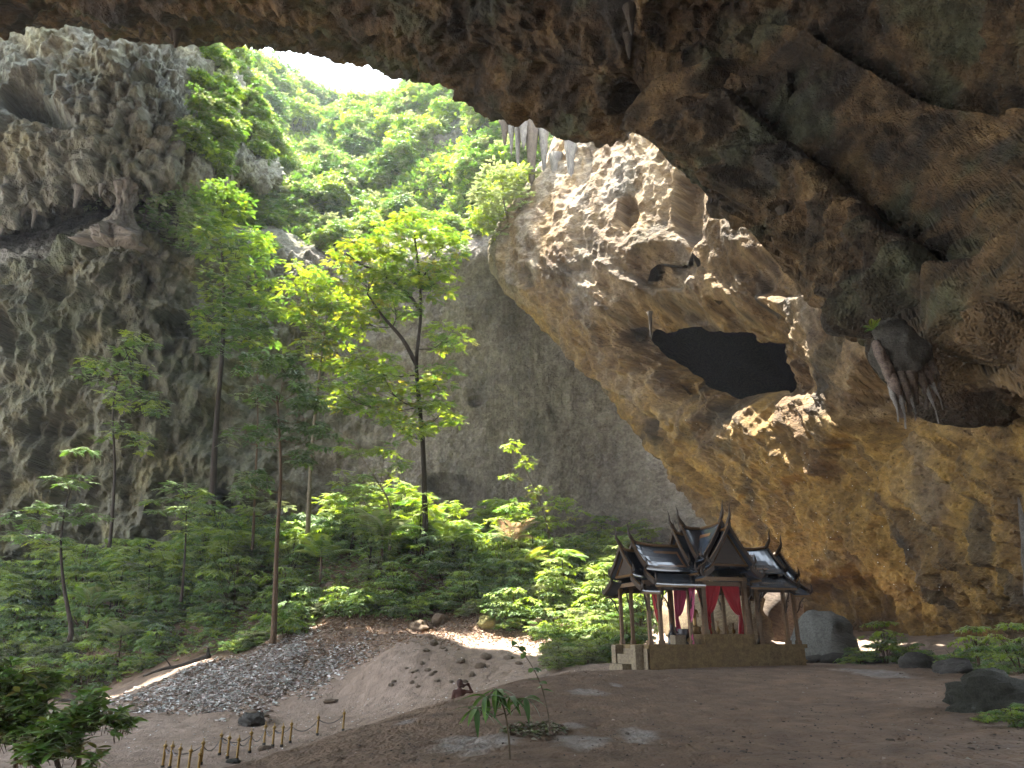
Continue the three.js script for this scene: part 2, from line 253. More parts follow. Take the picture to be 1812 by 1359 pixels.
const wallHole = [[hollow, minus([15.58, 18.76, -42.80], hollow), minus([13.78, 26.00, -46.00], hollow), 1, 0.5]];
const wallPits = [[hollow, minus([16.45, 17.87, -42.30], hollow), minus([14.52, 27.02, -45.80], hollow), 5.2, 0.7], [[19.93, 6.41, -46.00], minus([21.54, 4.64, -45.00], [19.93, 6.41, -46.00]), [0.8, 1.3, 0], 1.6], [[13.38, 36.53, -48.00], minus([14.02, 32.77, -47.50], [13.38, 36.53, -48.00]), [1.3, 0, 0.2], 2.4], [[9.33, 37.46, -51.00], [0.3, -2, 0], [0.7, 0, 0], 1.4], [[16.81, 25.95, -40.00], minus([17.55, 21.99, -38.00], [16.81, 25.95, -40.00]), [1.1, 0.6, 0], 1.8], [[18.23, 15.88, -30.00], [2.2, -2.5, 1.2], [1.2, 1, 0], 2.6], [[18.07, 13.80, -37.00], minus([18.43, 11.82, -36.00], [18.07, 13.80, -37.00]), [0.8, 0.5, 0], 1.3], [[11.03, 31.29, -50.00], [1.5, -2, 0], [1.4, 1, 0], 1.0]];
const wallGeo = rockSheet(wallNet, 600, 520, [-10, 12, -40], (x, y, z, nx, ny, nz, u, v, s, t) => {
  const edge = sstep(0.02, 0.2, u), up = 1 - sstep(0.2, 0.75, v);
  const wob = fbm(x * 0.12, y * 0.12, z * 0.12, 3) * 3;
  const flute = ridge((x + wob * 0.5) * 0.42, y * 0.06, z * 0.42, 4) - 0.5;                     // vertical curtains high on the wall
  const beds = ridge((t - 0.15 * s + wob) * 0.2, s * 0.06, 2.2, 4) - 0.5;
  const lumps = fbm(x * 0.13, y * 0.13, z * 0.13, 5), grit = ridge(x * 0.75, y * 0.75, z * 0.75, 4) - 0.5, pock = Math.max(0, 0.36 - worley(x * 0.55, y * 0.55, z * 0.55));
  const flake = ridge((s - 0.9 * t) * 0.28 + wob * 0.3, (s + t) * 0.07, 5.5, 4) - 0.5, crag = ridge(x * 0.32 + 4, y * 0.32, z * 0.32, 5) - 0.5, chip = Math.min(0.7, worley(x * 0.9, y * 0.9, z * 0.9)) - 0.4;
  return (lumps * 0.9 + flute * (0.2 + 0.35 * up) + beds * 0.5 + flake * (0.4 + 0.8 * (1 - up)) + crag * (0.25 + 0.95 * (1 - up)) - chip * (0.15 + 0.35 * (1 - up)) + grit * (0.2 + 0.25 * (1 - up)) - pock * 1.0) * (0.35 + 0.65 * edge) - scoop(wallPits, x, y, z);
}, (x, y, z, u, v, s, t) => {
  const a = fbm(x * 0.12 + 9, y * 0.12, z * 0.12, 4), b = fbm(x * 0.4, y * 0.16 + 3, z * 0.4, 5), k = fbm(x * 0.5 + 40, y * 0.07, z * 0.5, 4);
  const low = sstep(0.3, 0.62, v + a * 0.35);
  let c = lerp3(TAN, OCHRE, clamp(low * 0.95 + 0.15 + a * 0.7, 0, 1));
  c = stain(c, RUST, sstep(-0.04, 0.3, b) * 0.85);
  c = stain(c, [0.10, 0.085, 0.055], sstep(0.1, 0.35, fbm(x * 0.22 + 63, y * 0.22, z * 0.22, 4)) * 0.8);
  c = stain(c, [0.13, 0.085, 0.042], sstep(0.0, 0.32, fbm((s - 0.9 * t) * 0.22, (s + t) * 0.035, 7.7, 5)) * 0.8);   // dark weathering that follows the dip of the beds
  c = stain(c, GREY, sstep(0.1, 0.4, fbm(x * 0.3 + 77, y * 0.12, z * 0.3, 4)) * (0.5 - 0.25 * low));
  c = stain(c, [0.54, 0.46, 0.35], sstep(-0.12, 0.25, k) * (1 - sstep(0.2, 0.42, u + 0.2 * a)) * (1 - 0.75 * low) * 0.6);        // paler cream streaks toward the left edge, stronger high up
  c = stain(c, BLACK, sstep(0.22, 0.42, fbm(x * 0.33 + 13, y * 0.09, z * 0.33, 4)) * 0.75);
  return c;
}, 9, (v) => v, (x, y, z) => scoop(wallHole, x, y, z) > 0.5, (x, y, z) => [0.66 * x + 0.75 * z, 1.25 * y + 0.2 * x]);
{ // the chamber behind the hollow: a rough ellipsoid, open toward the cave
  const c = V(hollow), a = V(wallHole[0][1]).normalize(), out = new THREE.Vector3(-0.75, -0.3, 0.58).normalize(), b = a.clone().cross(out).normalize(), a2 = out.clone().cross(b).normalize();
  const q = boulder(8.6, 5.2, 4.0, 4.4, 0.4, 8, 2.8), p = q.attributes.position, mid = c.clone().addScaledVector(out, -4.9).addScaledVector(a2, -0.3), keep = [], v = new THREE.Vector3();
  q.applyMatrix4(new THREE.Matrix4().makeBasis(a2, b, out));
  for (let i = 0; i < p.count; i += 3) { let near = false; for (let k = 0; k < 3; k++) if (v.fromBufferAttribute(p, i + k).add(mid).sub(c).dot(out) > -2.6) near = true; if (!near) keep.push(i, i + 1, i + 2); }
  q.setIndex(keep); const m = new THREE.Mesh(q, new THREE.MeshStandardMaterial({ color: col(...TAN), map: rockTone, bumpMap: rockBump, bumpScale: 0.3, roughness: 0.95 })); m.position.copy(mid); struct(m, 'hollow_chamber', 'dark chamber inside the ochre wall', 'cave chamber');
}
const buttress = struct(new THREE.Mesh(wallGeo, wetRockMat), 'buttress_wall', 'overhanging ochre limestone wall with a dark hollow, right of the trees', 'rock wall');

// --- lower cliff: from the left ledge round to the grey back wall ---
const ledgeBack = [[-114.90, 47.31, -72.00], [-94.42, 49.68, -76.00], [-76.23, 50.87, -78.00], [-63.61, 53.06, -79.00], [-54.81, 54.68, -79.00], [-45.90, 56.32, -79.00], [-38.79, 58.28, -82.00], [-29.68, 59.12, -86.00], [-17.78, 60.38, -88.00], [-5.86, 60.01, -86.00], [5.46, 58.28, -82.00], [16.73, 55.15, -76.00], [30.30, 49.83, -68.00]];
const ledgeLip = [[-84.20, 32.38, -54.00], [-70.61, 35.00, -58.00], [-57.63, 36.63, -60.00], [-48.24, 38.23, -61.00], [-42.75, 40.05, -61.00], [-36.86, 41.82, -61.50], [-32.46, 42.83, -65.00], [-24.93, 44.37, -70.00], [-15.34, 45.29, -71.00], [-5.76, 44.59, -68.00], [4.34, 45.08, -66.00], [13.88, 43.86, -64.00], [27.22, 42.63, -62.00]];
const faceA = [[-80.35, 26.91, -53.00], [-67.46, 29.11, -57.00], [-56.02, 30.95, -60.00], [-46.91, 32.52, -61.00], [-41.57, 34.23, -61.00], [-36.08, 35.90, -62.00], [-31.59, 36.79, -65.00], [-23.98, 38.12, -69.00], [-14.85, 38.85, -70.50], [-5.60, 38.28, -68.00], [4.20, 37.92, -66.00], [13.44, 36.91, -64.00], [26.02, 35.98, -61.00]];
const faceB = [[-79.84, 20.09, -55.00], [-66.86, 21.71, -59.00], [-55.41, 23.10, -62.00], [-46.25, 23.93, -63.00], [-41.39, 24.78, -64.00], [-35.70, 25.10, -65.00], [-30.81, 25.73, -67.00], [-23.09, 26.67, -70.00], [-14.29, 27.15, -71.50], [-5.50, 26.83, -70.50], [4.12, 26.20, -68.50], [13.08, 25.41, -66.00], [24.08, 23.52, -60.00]];
const faceC = [[-77.98, 13.21, -56.00], [-65.04, 13.82, -60.00], [-54.58, 14.44, -64.00], [-46.10, 14.75, -66.00], [-41.12, 14.90, -67.00], [-35.44, 15.05, -68.00], [-30.33, 15.28, -69.50], [-22.23, 15.51, -71.00], [-13.75, 15.75, -72.50], [-5.33, 15.67, -72.00], [4.03, 15.98, -70.50], [12.64, 15.41, -67.00], [21.77, 13.80, -57.00]];
const faceD = [[-75.89, 5.84, -57.00], [-63.23, 5.93, -61.00], [-53.00, 6.01, -65.00], [-44.75, 6.06, -67.00], [-39.90, 6.08, -68.00], [-34.39, 6.10, -69.00], [-29.21, 6.12, -70.00], [-21.25, 6.14, -71.00], [-13.24, 6.19, -73.00], [-5.18, 6.70, -73.00], [3.90, 7.65, -71.00], [12.17, 7.95, -67.00], [20.23, 7.35, -55.00]];
const faceE = faceD.map((p) => [p[0], p[1] - 10, p[2] + 1]);
const cliffNet = [ledgeBack, ledgeLip, faceA, faceB, faceC, faceD, faceE];
const cliffPits = [[[-31.25, 33.59, -64.00], [3.4, 0, -0.6], [0, 1.3, 0], 2.6], [[-42.13, 35.69, -61.00], [1.6, -0.3, 0], [0.3, 1.6, 0], 2], [[-42.49, 22.62, -64.00], [2.4, 1, 0], [-0.5, 1.4, 0], 1.6], [[-46.11, 30.70, -62.00], [1.2, -2, 0], [1, 0.5, 0], 1.6], [[-33.75, 26.54, -66.00], [0.8, -3, 0], [1, 0.4, 0], 1.5], [[-5.81, 18.63, -70.00], [3.2, -0.6, 0], [0.4, 1.3, 0], 2], [[-27.91, 17.16, -71.00], [1.8, 0, 0], [0, 1.1, 0], 3], [[-3.70, 27.29, -71.00], [0.7, -0.3, 0], [0.1, 0.4, 0], 0.9]];
const cliffGeo = rockSheet(cliffNet, 640, 330, [-10, 15, -40], (x, y, z, nx, ny, nz, u, v, s, t) => {
  const calm = sstep(0.6, 0.72, u), rough = 1 - calm, wall = sstep(0.12, 0.22, v);
  const wob = fbm(x * 0.15, y * 0.15, z * 0.15, 3) * 3;
  const drips = ridge((x + wob * 0.4) * 0.5, y * 0.11, z * 0.5, 4) - 0.5, cells = Math.min(0.8, worley(x * 0.26, y * 0.22, z * 0.26)) - 0.45, small = Math.min(0.7, worley(x * 0.7 + wob * 0.2, y * 0.6, z * 0.7)) - 0.4;
  const crumb = ridge(x * 0.45 + 11, y * 0.32, z * 0.45, 4) - 0.5, lumps = fbm(x * 0.1, y * 0.1, z * 0.1, 5), grit = ridge(x * 0.8, y * 0.8, z * 0.8, 4) - 0.5, bowls = Math.min(0.75, worley(x * 0.14 + 5, y * 0.14, z * 0.11)) - 0.4;
  return lumps * (2.4 - 1.7 * calm) + (drips * 0.7 - cells * 2.4 - small * 1.5 + crumb * 1.2) * rough * (0.3 + 0.7 * wall) + calm * (bowls * 1.0 - small * 0.35 + drips * 0.25) + grit * (0.5 - 0.2 * calm) - scoop(cliffPits, x, y, z);
}, (x, y, z, u, v, s, t, ny) => {
  const a = fbm(x * 0.11 + 3, y * 0.11, z * 0.11, 4), b = fbm(x * 0.35, y * 0.18 + 5, z * 0.35, 5), calm = sstep(0.56, 0.72, u + a * 0.2);
  let c = lerp3([0.165, 0.16, 0.095], [0.225, 0.23, 0.175], clamp(0.5 + b * 1.6, 0, 1));
  c = stain(c, [0.36, 0.33, 0.18], sstep(0.08, 0.35, fbm(x * 0.25 + 50, y * 0.16, z * 0.25, 4)) * 0.85);
  c = stain(c, ALGAE, sstep(0.0, 0.35, a + 0.3 * b) * 0.8);
  c = stain(c, BLACK, sstep(0.2, 0.4, fbm(x * 0.28 + 91, y * 0.14, z * 0.28, 4)) * 0.6);
  let g = lerp3([0.33, 0.29, 0.255], [0.43, 0.375, 0.325], clamp(0.5 + a * 1.5, 0, 1));
  g = stain(g, [0.22, 0.20, 0.18], sstep(0.05, 0.35, b) * 0.7);
  g = stain(g, [0.50, 0.44, 0.36], sstep(0.2, 0.4, fbm(x * 0.2 + 31, y * 0.2, z * 0.2, 4)) * 0.6);
  c = lerp3(c, g, calm);
  return stain(c, PALE, (1 - sstep(0.13, 0.2, v + 0.12 * a)) * (1 - sstep(0.3, 0.45, u)) * 0.7);
});
const cliff = struct(new THREE.Mesh(cliffGeo, rockMat), 'lower_cliff', 'pitted grey limestone cliff behind the trees, smooth and brown toward the pavilion', 'cliff');

// --- upper cliff block on the left, hanging over the ledge ---
const upTop = [[-115.49, 88.57, -58.00], [-92.34, 89.60, -60.00], [-73.99, 88.65, -62.00], [-59.76, 84.98, -62.00], [-51.48, 83.18, -62.00], [-44.68, 82.65, -63.00], [-41.04, 83.29, -65.00], [-39.68, 88.37, -70.00], [-39.22, 96.86, -78.00], [-44.33, 111.05, -90.00]];
const upA = [[-101.86, 64.82, -56.00], [-82.13, 66.97, -58.00], [-66.83, 69.12, -60.00], [-55.02, 68.87, -60.50], [-47.58, 68.08, -60.50], [-41.46, 68.34, -61.50], [-38.42, 70.11, -64.00], [-38.41, 74.79, -69.00], [-38.35, 80.47, -76.00], [-44.08, 94.45, -90.00]];
const upB = [[-91.53, 51.06, -53.00], [-75.53, 54.35, -56.00], [-61.53, 56.12, -58.00], [-51.28, 57.01, -59.00], [-44.79, 57.10, -59.50], [-39.11, 57.63, -60.50], [-35.90, 59.82, -63.00], [-34.53, 64.20, -68.00], [-33.31, 69.46, -75.00], [-38.26, 82.43, -90.00]];
const upC = [[-85.99, 41.96, -52.00], [-71.03, 44.71, -55.00], [-58.41, 46.53, -57.50], [-48.83, 47.90, -58.50], [-42.79, 48.59, -59.00], [-37.48, 49.67, -60.00], [-33.95, 52.24, -62.50], [-31.47, 56.04, -67.00], [-29.47, 60.18, -74.00], [-34.60, 72.20, -90.00]];
const upLip = [[-84.09, 34.98, -53.00], [-70.19, 38.11, -56.50], [-57.83, 40.19, -59.00], [-48.79, 42.02, -60.50], [-45.56, 44.41, -61.00], [-40.83, 45.49, -61.00], [-35.53, 47.62, -62.50], [-31.72, 50.93, -67.00], [-28.39, 55.08, -73.00], [-33.97, 66.36, -90.00]];
const upUnder = [[-95.05, 38.69, -60.00], [-79.63, 42.88, -64.00], [-65.76, 45.36, -67.00], [-55.76, 47.77, -69.00], [-52.38, 50.72, -70.00], [-46.96, 52.04, -70.00], [-40.43, 53.93, -71.00], [-35.54, 56.71, -75.00], [-31.51, 60.62, -81.00], [-34.73, 67.73, -92.00]];
const upIn = upUnder.map((p) => [p[0], p[1] - 2.5, p[2] - 7]);
const upNet = [upTop, upA, upB, upC, upLip, upUnder, upIn];
const upPits = [[[-47.28, 54.25, -59.00], [3.6, -1.4, 0], [0.8, 1.6, 0], 2.8], [[-49.14, 56.31, -59.00], [1.5, 1.2, 0], [1, -1, 0], 2], [[-38.42, 59.68, -62.00], [1.2, -0.3, 0], [0.2, 0.9, 0], 1.3], [[-44.47, 52.68, -60.00], [1.8, -1, 0], [0.5, 1, 0], 1.6]];
const upGeo = rockSheet(upNet, 460, 330, [-10, 15, -40], (x, y, z, nx, ny, nz, u, v, s, t) => {
  const wob = fbm(x * 0.15, y * 0.15, z * 0.15, 3) * 3;
  const drips = ridge((x + wob * 0.3) * 0.62, y * 0.12, z * 0.62, 4) - 0.5, cells = Math.min(0.8, worley(x * 0.24, y * 0.17, z * 0.24)) - 0.45, small = Math.min(0.7, worley(x * 0.75, y * 0.55, z * 0.75)) - 0.4;
  const lumps = fbm(x * 0.1 + 7, y * 0.1, z * 0.1, 5), grit = ridge(x * 0.9, y * 0.7, z * 0.9, 4) - 0.5, low = sstep(0.45, 0.66, v);
  return lumps * 2.2 + drips * (0.5 + 0.6 * low) - cells * (1.2 + low) - small * 1.3 + (ridge(x * 0.5, y * 0.4 + 3, z * 0.5, 5) - 0.5) * 1.0 + grit * 0.6 - scoop(upPits, x, y, z);
}, (x, y, z, u, v) => {
  const a = fbm(x * 0.1 + 13, y * 0.1, z * 0.1, 4), b = fbm(x * 0.4, y * 0.2 + 5, z * 0.4, 5);
  let c = lerp3([0.225, 0.23, 0.175], [0.41, 0.41, 0.345], clamp(0.35 + b * 1.5 + a * 0.6, 0, 1));
  c = stain(c, [0.36, 0.33, 0.2], sstep(0.0, 0.3, fbm(x * 0.2 + 60, y * 0.12, z * 0.2, 4)) * 0.7);
  c = stain(c, ALGAE, sstep(0.08, 0.36, fbm(x * 0.18 + 21, y * 0.14, z * 0.18, 4)) * 0.75);
  return stain(c, BLACK, sstep(0.25, 0.45, fbm(x * 0.3 + 17, y * 0.12, z * 0.3, 4)) * 0.5);
});
const upperCliff = struct(new THREE.Mesh(upGeo, rockMat), 'upper_cliff', 'pale dripstone cliff block hanging over the ledge at the upper left', 'cliff');

// --- hillside beyond the hole ---
const hillNet = [
  [[-46.92, 45.55, -74.00], [-37.95, 47.58, -75.00], [-30.44, 48.16, -76.00], [-23.34, 47.97, -77.00], [-14.12, 49.30, -78.00], [-5.76, 48.92, -76.00], [2.84, 47.90, -73.00], [12.07, 47.54, -70.00]],
  [[-52.70, 59.50, -80.00], [-42.49, 60.87, -82.00], [-34.75, 63.16, -86.00], [-27.47, 63.13, -88.00], [-15.63, 60.91, -84.00], [-6.08, 57.71, -78.00], [2.96, 56.17, -74.00], [12.44, 54.89, -70.00]],
  [[-60.33, 77.63, -88.00], [-47.53, 78.26, -90.00], [-42.06, 83.05, -100.00], [-36.96, 89.97, -112.00], [-20.56, 79.84, -98.00], [-6.82, 71.28, -85.00], [3.26, 68.36, -79.00], [13.56, 66.01, -74.00]],
  [[-67.44, 95.89, -95.00], [-52.32, 94.50, -96.00], [-49.09, 101.67, -110.00], [-43.57, 109.46, -126.00], [-27.87, 98.22, -116.00], [-11.46, 85.38, -96.00], [1.18, 81.73, -88.00], [15.51, 82.39, -82.00]],
  [[-74.58, 114.28, -102.00], [-56.82, 105.15, -102.00], [-55.16, 111.82, -116.00], [-48.44, 119.04, -136.00], [-32.55, 111.00, -130.00], [-19.46, 101.66, -113.00], [-7.65, 100.73, -104.00], [18.56, 106.75, -95.00]],
  [[-88.93, 140.00, -120.00], [-68.41, 127.93, -122.00], [-63.11, 123.64, -134.00], [-52.76, 123.96, -150.00], [-36.11, 117.50, -146.00], [-21.64, 115.81, -134.00], [-7.98, 122.23, -124.00], [22.62, 131.29, -115.00]],
].map((r) => r);
const hillGeo = rockSheet(hillNet, 260, 200, [-10, 200, 0], (x, y, z, nx, ny, nz, u, v) => {
  return fbm(x * 0.06, y * 0.06, z * 0.06, 5) * 4 + (ridge(x * 0.3, y * 0.1, z * 0.3, 4) - 0.5) * 1.6 + (ridge(x * 0.8, y * 0.5, z * 0.8, 3) - 0.5) * 0.5;
}, (x, y, z) => {
  const a = fbm(x * 0.08, y * 0.08, z * 0.08, 4), b = fbm(x * 0.3, y * 0.2, z * 0.3, 4);
  let c = lerp3([0.10, 0.085, 0.055], [0.20, 0.19, 0.17], clamp(0.3 + b * 1.6, 0, 1)); return stain(c, [0.05, 0.075, 0.025], sstep(-0.1, 0.2, a) * 0.6);
});
const hill = struct(new THREE.Mesh(hillGeo, rockMat), 'hillside', 'steep rocky jungle hillside beyond the hole in the roof', 'hillside');

// ---------- cave floor: a thin-plate surface through surveyed heights ----------
const groundPts = [
  [0.00, 3.23, -9.20], [1.86, 3.24, -9.10], [3.71, 3.26, -9.00], [5.53, 3.29, -8.80], [-1.74, 3.14, -9.80], [-4.14, 2.84, -11.80], [1.85, 3.26, -13.50], [4.99, 3.31, -13.00], [7.45, 3.36, -12.50], [5.36, 3.40, -19.00], [9.20, 3.49, -18.50], [4.37, 3.57, -27.00], [6.78, 3.63, -26.50], [10.97, 3.66, -29.50], [12.77, 3.70, -27.00], [12.57, 3.57, -22.00], [2.19, 3.46, -24.50],
  [-3.23, 2.92, -15.00], [-2.52, 3.00, -17.30], [-1.51, 3.14, -20.00], [-0.10, 3.34, -23.00], [1.41, 3.50, -26.50],
  [-7.5, 1.3, -16], [-5.2, 1.3, -21], [-2.4, 1.35, -25.5], [0.2, 1.9, -30], [-9, 0.9, -12], [-9.5, 1.9, -8], [-8, 2.6, -3],
  [1.30, 3.22, -33.50], [-0.15, 2.74, -34.00], [3.67, 3.44, -33.00], [-16.89, 0.41, -32.00], [-12.81, 0.28, -33.00], [-10.85, 0.35, -38.00], [-8.09, 0.74, -40.00], [-19.39, 1.01, -45.00], [-27.92, 1.92, -55.00], [-26.99, 0.92, -42.00], [-34.45, 0.98, -42.00], [-37.91, 2.28, -58.00],
  [-13.71, 1.75, -45.00], [-11.73, 2.72, -47.00], [-12.95, 5.00, -51.00], [-20.50, 2.90, -51.00], [-8.15, 1.45, -43.00], [-18.35, 4.65, -55.00],
  [-5.93, 1.37, -40.50], [-3.24, 2.62, -42.50], [-6.90, 4.01, -46.00], [-1.48, 3.42, -44.50], [-9.06, 3.35, -47.00], [0.66, 2.83, -38.00],
  [-5.48, 5.35, -51.00], [-0.21, 4.64, -48.50], [3.49, 4.32, -46.00], [5.76, 4.05, -43.00],
  [-6.97, 10.56, -59.00], [-1.20, 10.31, -61.00], [3.46, 10.18, -62.00], [7.13, 8.55, -58.00], [-13.25, 11.21, -61.00], [-19.38, 10.96, -63.00], [-26.40, 10.03, -63.00], [-36.20, 8.72, -64.00], [-48.50, 6.82, -62.00], [-55.57, 5.05, -58.00], [-3.46, 7.30, -54.00], [-10.48, 7.35, -55.00], [-18.35, 7.09, -58.00], [-25.91, 5.86, -58.00], [2.13, 6.88, -53.00],
  [9.07, 5.26, -45.00], [14.33, 5.12, -46.00], [14.88, 3.74, -37.00], [17.37, 3.87, -33.50], [16.14, 3.68, -25.00], [18.69, 4.64, -43.00], [21.26, 4.77, -39.00], [12.04, 7.35, -55.00], [14.34, 3.80, -20.00],
  [19, 4.2, -8], [17, 3.6, 4], [0, 3.0, 0], [0, 2.9, 10], [0, 2.8, 22], [15, 3.2, 18], [-14, 1.6, 2], [-30, 0.6, 0], [-40, 0.6, -22], [-45, 0.8, -38], [-28, 0.3, -28], [-18, 0.4, -22], [-14, 0.5, -17], [-30, 1, 20], [-60, 2, -20], [-60, 6, -55], [-70, 2, 10],
  [-20, 14, -80], [10, 12, -80], [40, 6, -60], [40, 6, -20], [40, 5, 15], [-60, 12, -80],
];
const heightAt = (() => {
  const n = groundPts.length, m = n + 3, A = [], b = [], phi = (r2) => (r2 < 1e-9 ? 0 : 0.5 * r2 * Math.log(r2));
  for (let i = 0; i < m; i++) { A.push(new Float64Array(m)); b.push(0); }
  for (let i = 0; i < n; i++) {
    const [xi, yi, zi] = groundPts[i]; b[i] = yi; A[i][n] = A[n][i] = 1; A[i][n + 1] = A[n + 1][i] = xi; A[i][n + 2] = A[n + 2][i] = zi;
    for (let j = 0; j < n; j++) { const [xj, , zj] = groundPts[j]; A[i][j] = phi((xi - xj) ** 2 + (zi - zj) ** 2) + (i === j ? 1.5 : 0); }
  }
  for (let c = 0; c < m; c++) {
    let p = c; for (let r = c + 1; r < m; r++) if (Math.abs(A[r][c]) > Math.abs(A[p][c])) p = r;
    [A[c], A[p]] = [A[p], A[c]]; [b[c], b[p]] = [b[p], b[c]];
    for (let r = c + 1; r < m; r++) { const f = A[r][c] / A[c][c]; if (f) { for (let k = c; k < m; k++) A[r][k] -= f * A[c][k]; b[r] -= f * b[c]; } }
  }
  const w = new Float64Array(m); for (let r = m - 1; r >= 0; r--) { let s = b[r]; for (let k = r + 1; k < m; k++) s -= A[r][k] * w[k]; w[r] = s / A[r][r]; }
  const smooth = (x, z) => { let s = w[n] + w[n + 1] * x + w[n + 2] * z; for (let i = 0; i < n; i++) s += w[i] * phi((x - groundPts[i][0]) ** 2 + (z - groundPts[i][2]) ** 2); return s; };
  return (x, z) => {
    const far = sstep(-30, -42, z), pav = 1 - sstep(4.5, 7, Math.hypot((x - 7.6), (z + 30.3)));
    return smooth(x, z) + (1 - 0.8 * pav) * (fbm(x * 0.25, 0, z * 0.25, 4) * (0.16 + 0.25 * far) + (ridge(x * 0.9, 2, z * 0.9, 3) - 0.5) * (0.035 + 0.08 * far) + fbm(x * 2.6, 5, z * 2.6, 3) * 0.05 + fbm(x * 0.9, 8, z * 0.9, 2) * 0.06 - Math.max(0, 0.34 - worley(x * 2.3, 1, z * 1.7)) * 0.2);
  };
})();
const axisOf = (cuts) => { const a = []; for (const [from, to, step] of cuts) for (let x = from; x < to - 1e-6; x += step) a.push(x); a.push(cuts.at(-1)[1]); return a; };
{
  const xs = axisOf([[-90, -45, 1.5], [-45, -9, 0.26], [-9, 18, 0.115], [18, 45, 0.9]]), zs = axisOf([[-95, -64, 1], [-64, -33, 0.24], [-33, -7.5, 0.1], [-7.5, 26, 0.9]]);
  const nx = xs.length, nz = zs.length, pos = new Float32Array(nx * nz * 3), cl = new Float32Array(nx * nz * 3), uv = new Float32Array(nx * nz * 2), idx = [];
  const lime = [[[1.69, 3.44, -17.60], 0.55, 0.34], [[1.84, 3.25, -11.80], 0.32, 0.28], [[0.99, 3.24, -11.40], 0.5, 0.22], [[-0.53, 3.25, -11.40], 0.75, 0.3], [[11.30, 3.65, -24.50], 1.1, 0.7], [[-1.84, 3.23, -14.00], 0.22, 0.12], [[2.57, 3.48, -19.50], 0.2, 0.14], [[0.95, 3.29, -13.00], 0.3, 0.1]];
  for (let j = 0; j < nz; j++) for (let i = 0; i < nx; i++) {
    const x = xs[i], z = zs[j], o = j * nx + i, y = heightAt(x, z); pos.set([x, y, z], o * 3); uv.set([x / 3.1, z / 3.1], o * 2);
    const a = fbm(x * 0.2, 4, z * 0.2, 4), b = fbm(x * 0.9, 9, z * 0.9, 4), mound = sstep(-34, -28, z) * sstep(-13, -4, x + 0.35 * (z + 20));
    let c = lerp3([0.47, 0.365, 0.295], [0.37, 0.275, 0.21], clamp(0.4 + a * 1.5, 0, 1));
    c = lerp3(c, lerp3([0.285, 0.19, 0.125], [0.20, 0.13, 0.085], clamp(0.5 + a + b, 0, 1)), mound * 0.85);
    const soil = sstep(-47, -53, z + 3 * a + 0.12 * Math.max(0, -x - 8)); c = lerp3(c, lerp3([0.16, 0.10, 0.06], [0.30, 0.19, 0.12], clamp(0.5 + b * 1.5, 0, 1)), soil * 0.9);
    for (const [p, rx, rz] of lime) { const r = Math.hypot((x - p[0]) / rx, (z - p[2]) / (rz * 3.2)) + 0.5 * fbm(x * 3, 1, z * 3, 3); c = stain(c, [0.52, 0.51, 0.50], (1 - sstep(0.55, 1.0, r)) * 0.85 * clamp(0.7 + fbm(x * 9, 3, z * 9, 2), 0, 1)); }
    cl.set(c, o * 3);
    if (j < nz - 1 && i < nx - 1) idx.push(o, o + nx, o + 1, o + 1, o + nx, o + nx + 1);
  }
  const g = new THREE.BufferGeometry(); g.setAttribute('position', new THREE.BufferAttribute(pos, 3)); g.setAttribute('color', new THREE.BufferAttribute(cl, 3)); g.setAttribute('uv', new THREE.BufferAttribute(uv, 2)); g.setIndex(idx); g.computeVertexNormals();
  struct(new THREE.Mesh(g, new THREE.MeshStandardMaterial({ vertexColors: true, map: sandTone, bumpMap: sandBump, bumpScale: 0.13, roughness: 0.95 })), 'ground', 'sandy brown cave floor with a mound in front and a basin on the left', 'ground');
}

// ---------- plants ----------
const barkMat = (r, g, b) => new THREE.MeshStandardMaterial({ color: col(r, g, b), map: barkTone, bumpMap: barkBump, bumpScale: 0.03, roughness: 0.95 });
const BARK_DARK = barkMat(0.075, 0.055, 0.042), BARK_BROWN = barkMat(0.20, 0.125, 0.075), BARK_PALE = barkMat(0.34, 0.28, 0.20);
const leafMat = new THREE.MeshPhysicalMaterial({ color: 0xffffff, roughness: 1, transmission: 0.52, thickness: 0, side: THREE.DoubleSide, clearcoat: 0.35, clearcoatRoughness: 0.45 });
const glossMat = new THREE.MeshPhysicalMaterial({ color: 0xffffff, roughness: 1, transmission: 0.3, thickness: 0, side: THREE.DoubleSide, clearcoat: 0.8, clearcoatRoughness: 0.3 });
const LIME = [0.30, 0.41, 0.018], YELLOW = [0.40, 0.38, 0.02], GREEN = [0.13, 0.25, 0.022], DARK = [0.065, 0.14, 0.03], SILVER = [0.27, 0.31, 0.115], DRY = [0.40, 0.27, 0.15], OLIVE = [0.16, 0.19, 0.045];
// a twig of leaflets along +x; each leaflet is a folded blade
function blade(pos, idx, bx, by, bz, dirx, diry, dirz, L, W, fold) {
  const d = new THREE.Vector3(dirx, diry, dirz).normalize(), s = new THREE.Vector3(-d.z, 0, d.x).normalize(), n = s.clone().cross(d).normalize(), o = pos.length / 3;
  const P = (t, w, h) => pos.push(bx + d.x * L * t + s.x * W * w + n.x * h, by + d.y * L * t + s.y * W * w + n.y * h - (t * t) * L * 0.15, bz + d.z * L * t + s.z * W * w + n.z * h);
  P(0, 0, 0); P(0.45, -0.5, fold); P(1, 0, 0); P(0.45, 0.5, fold); idx.push(o, o + 1, o + 2, o, o + 2, o + 3);
}
function geoOf(pos, idx) { const g = new THREE.BufferGeometry(); g.setAttribute('position', new THREE.Float32BufferAttribute(pos, 3)); g.setIndex(idx); g.computeVertexNormals(); return g; }
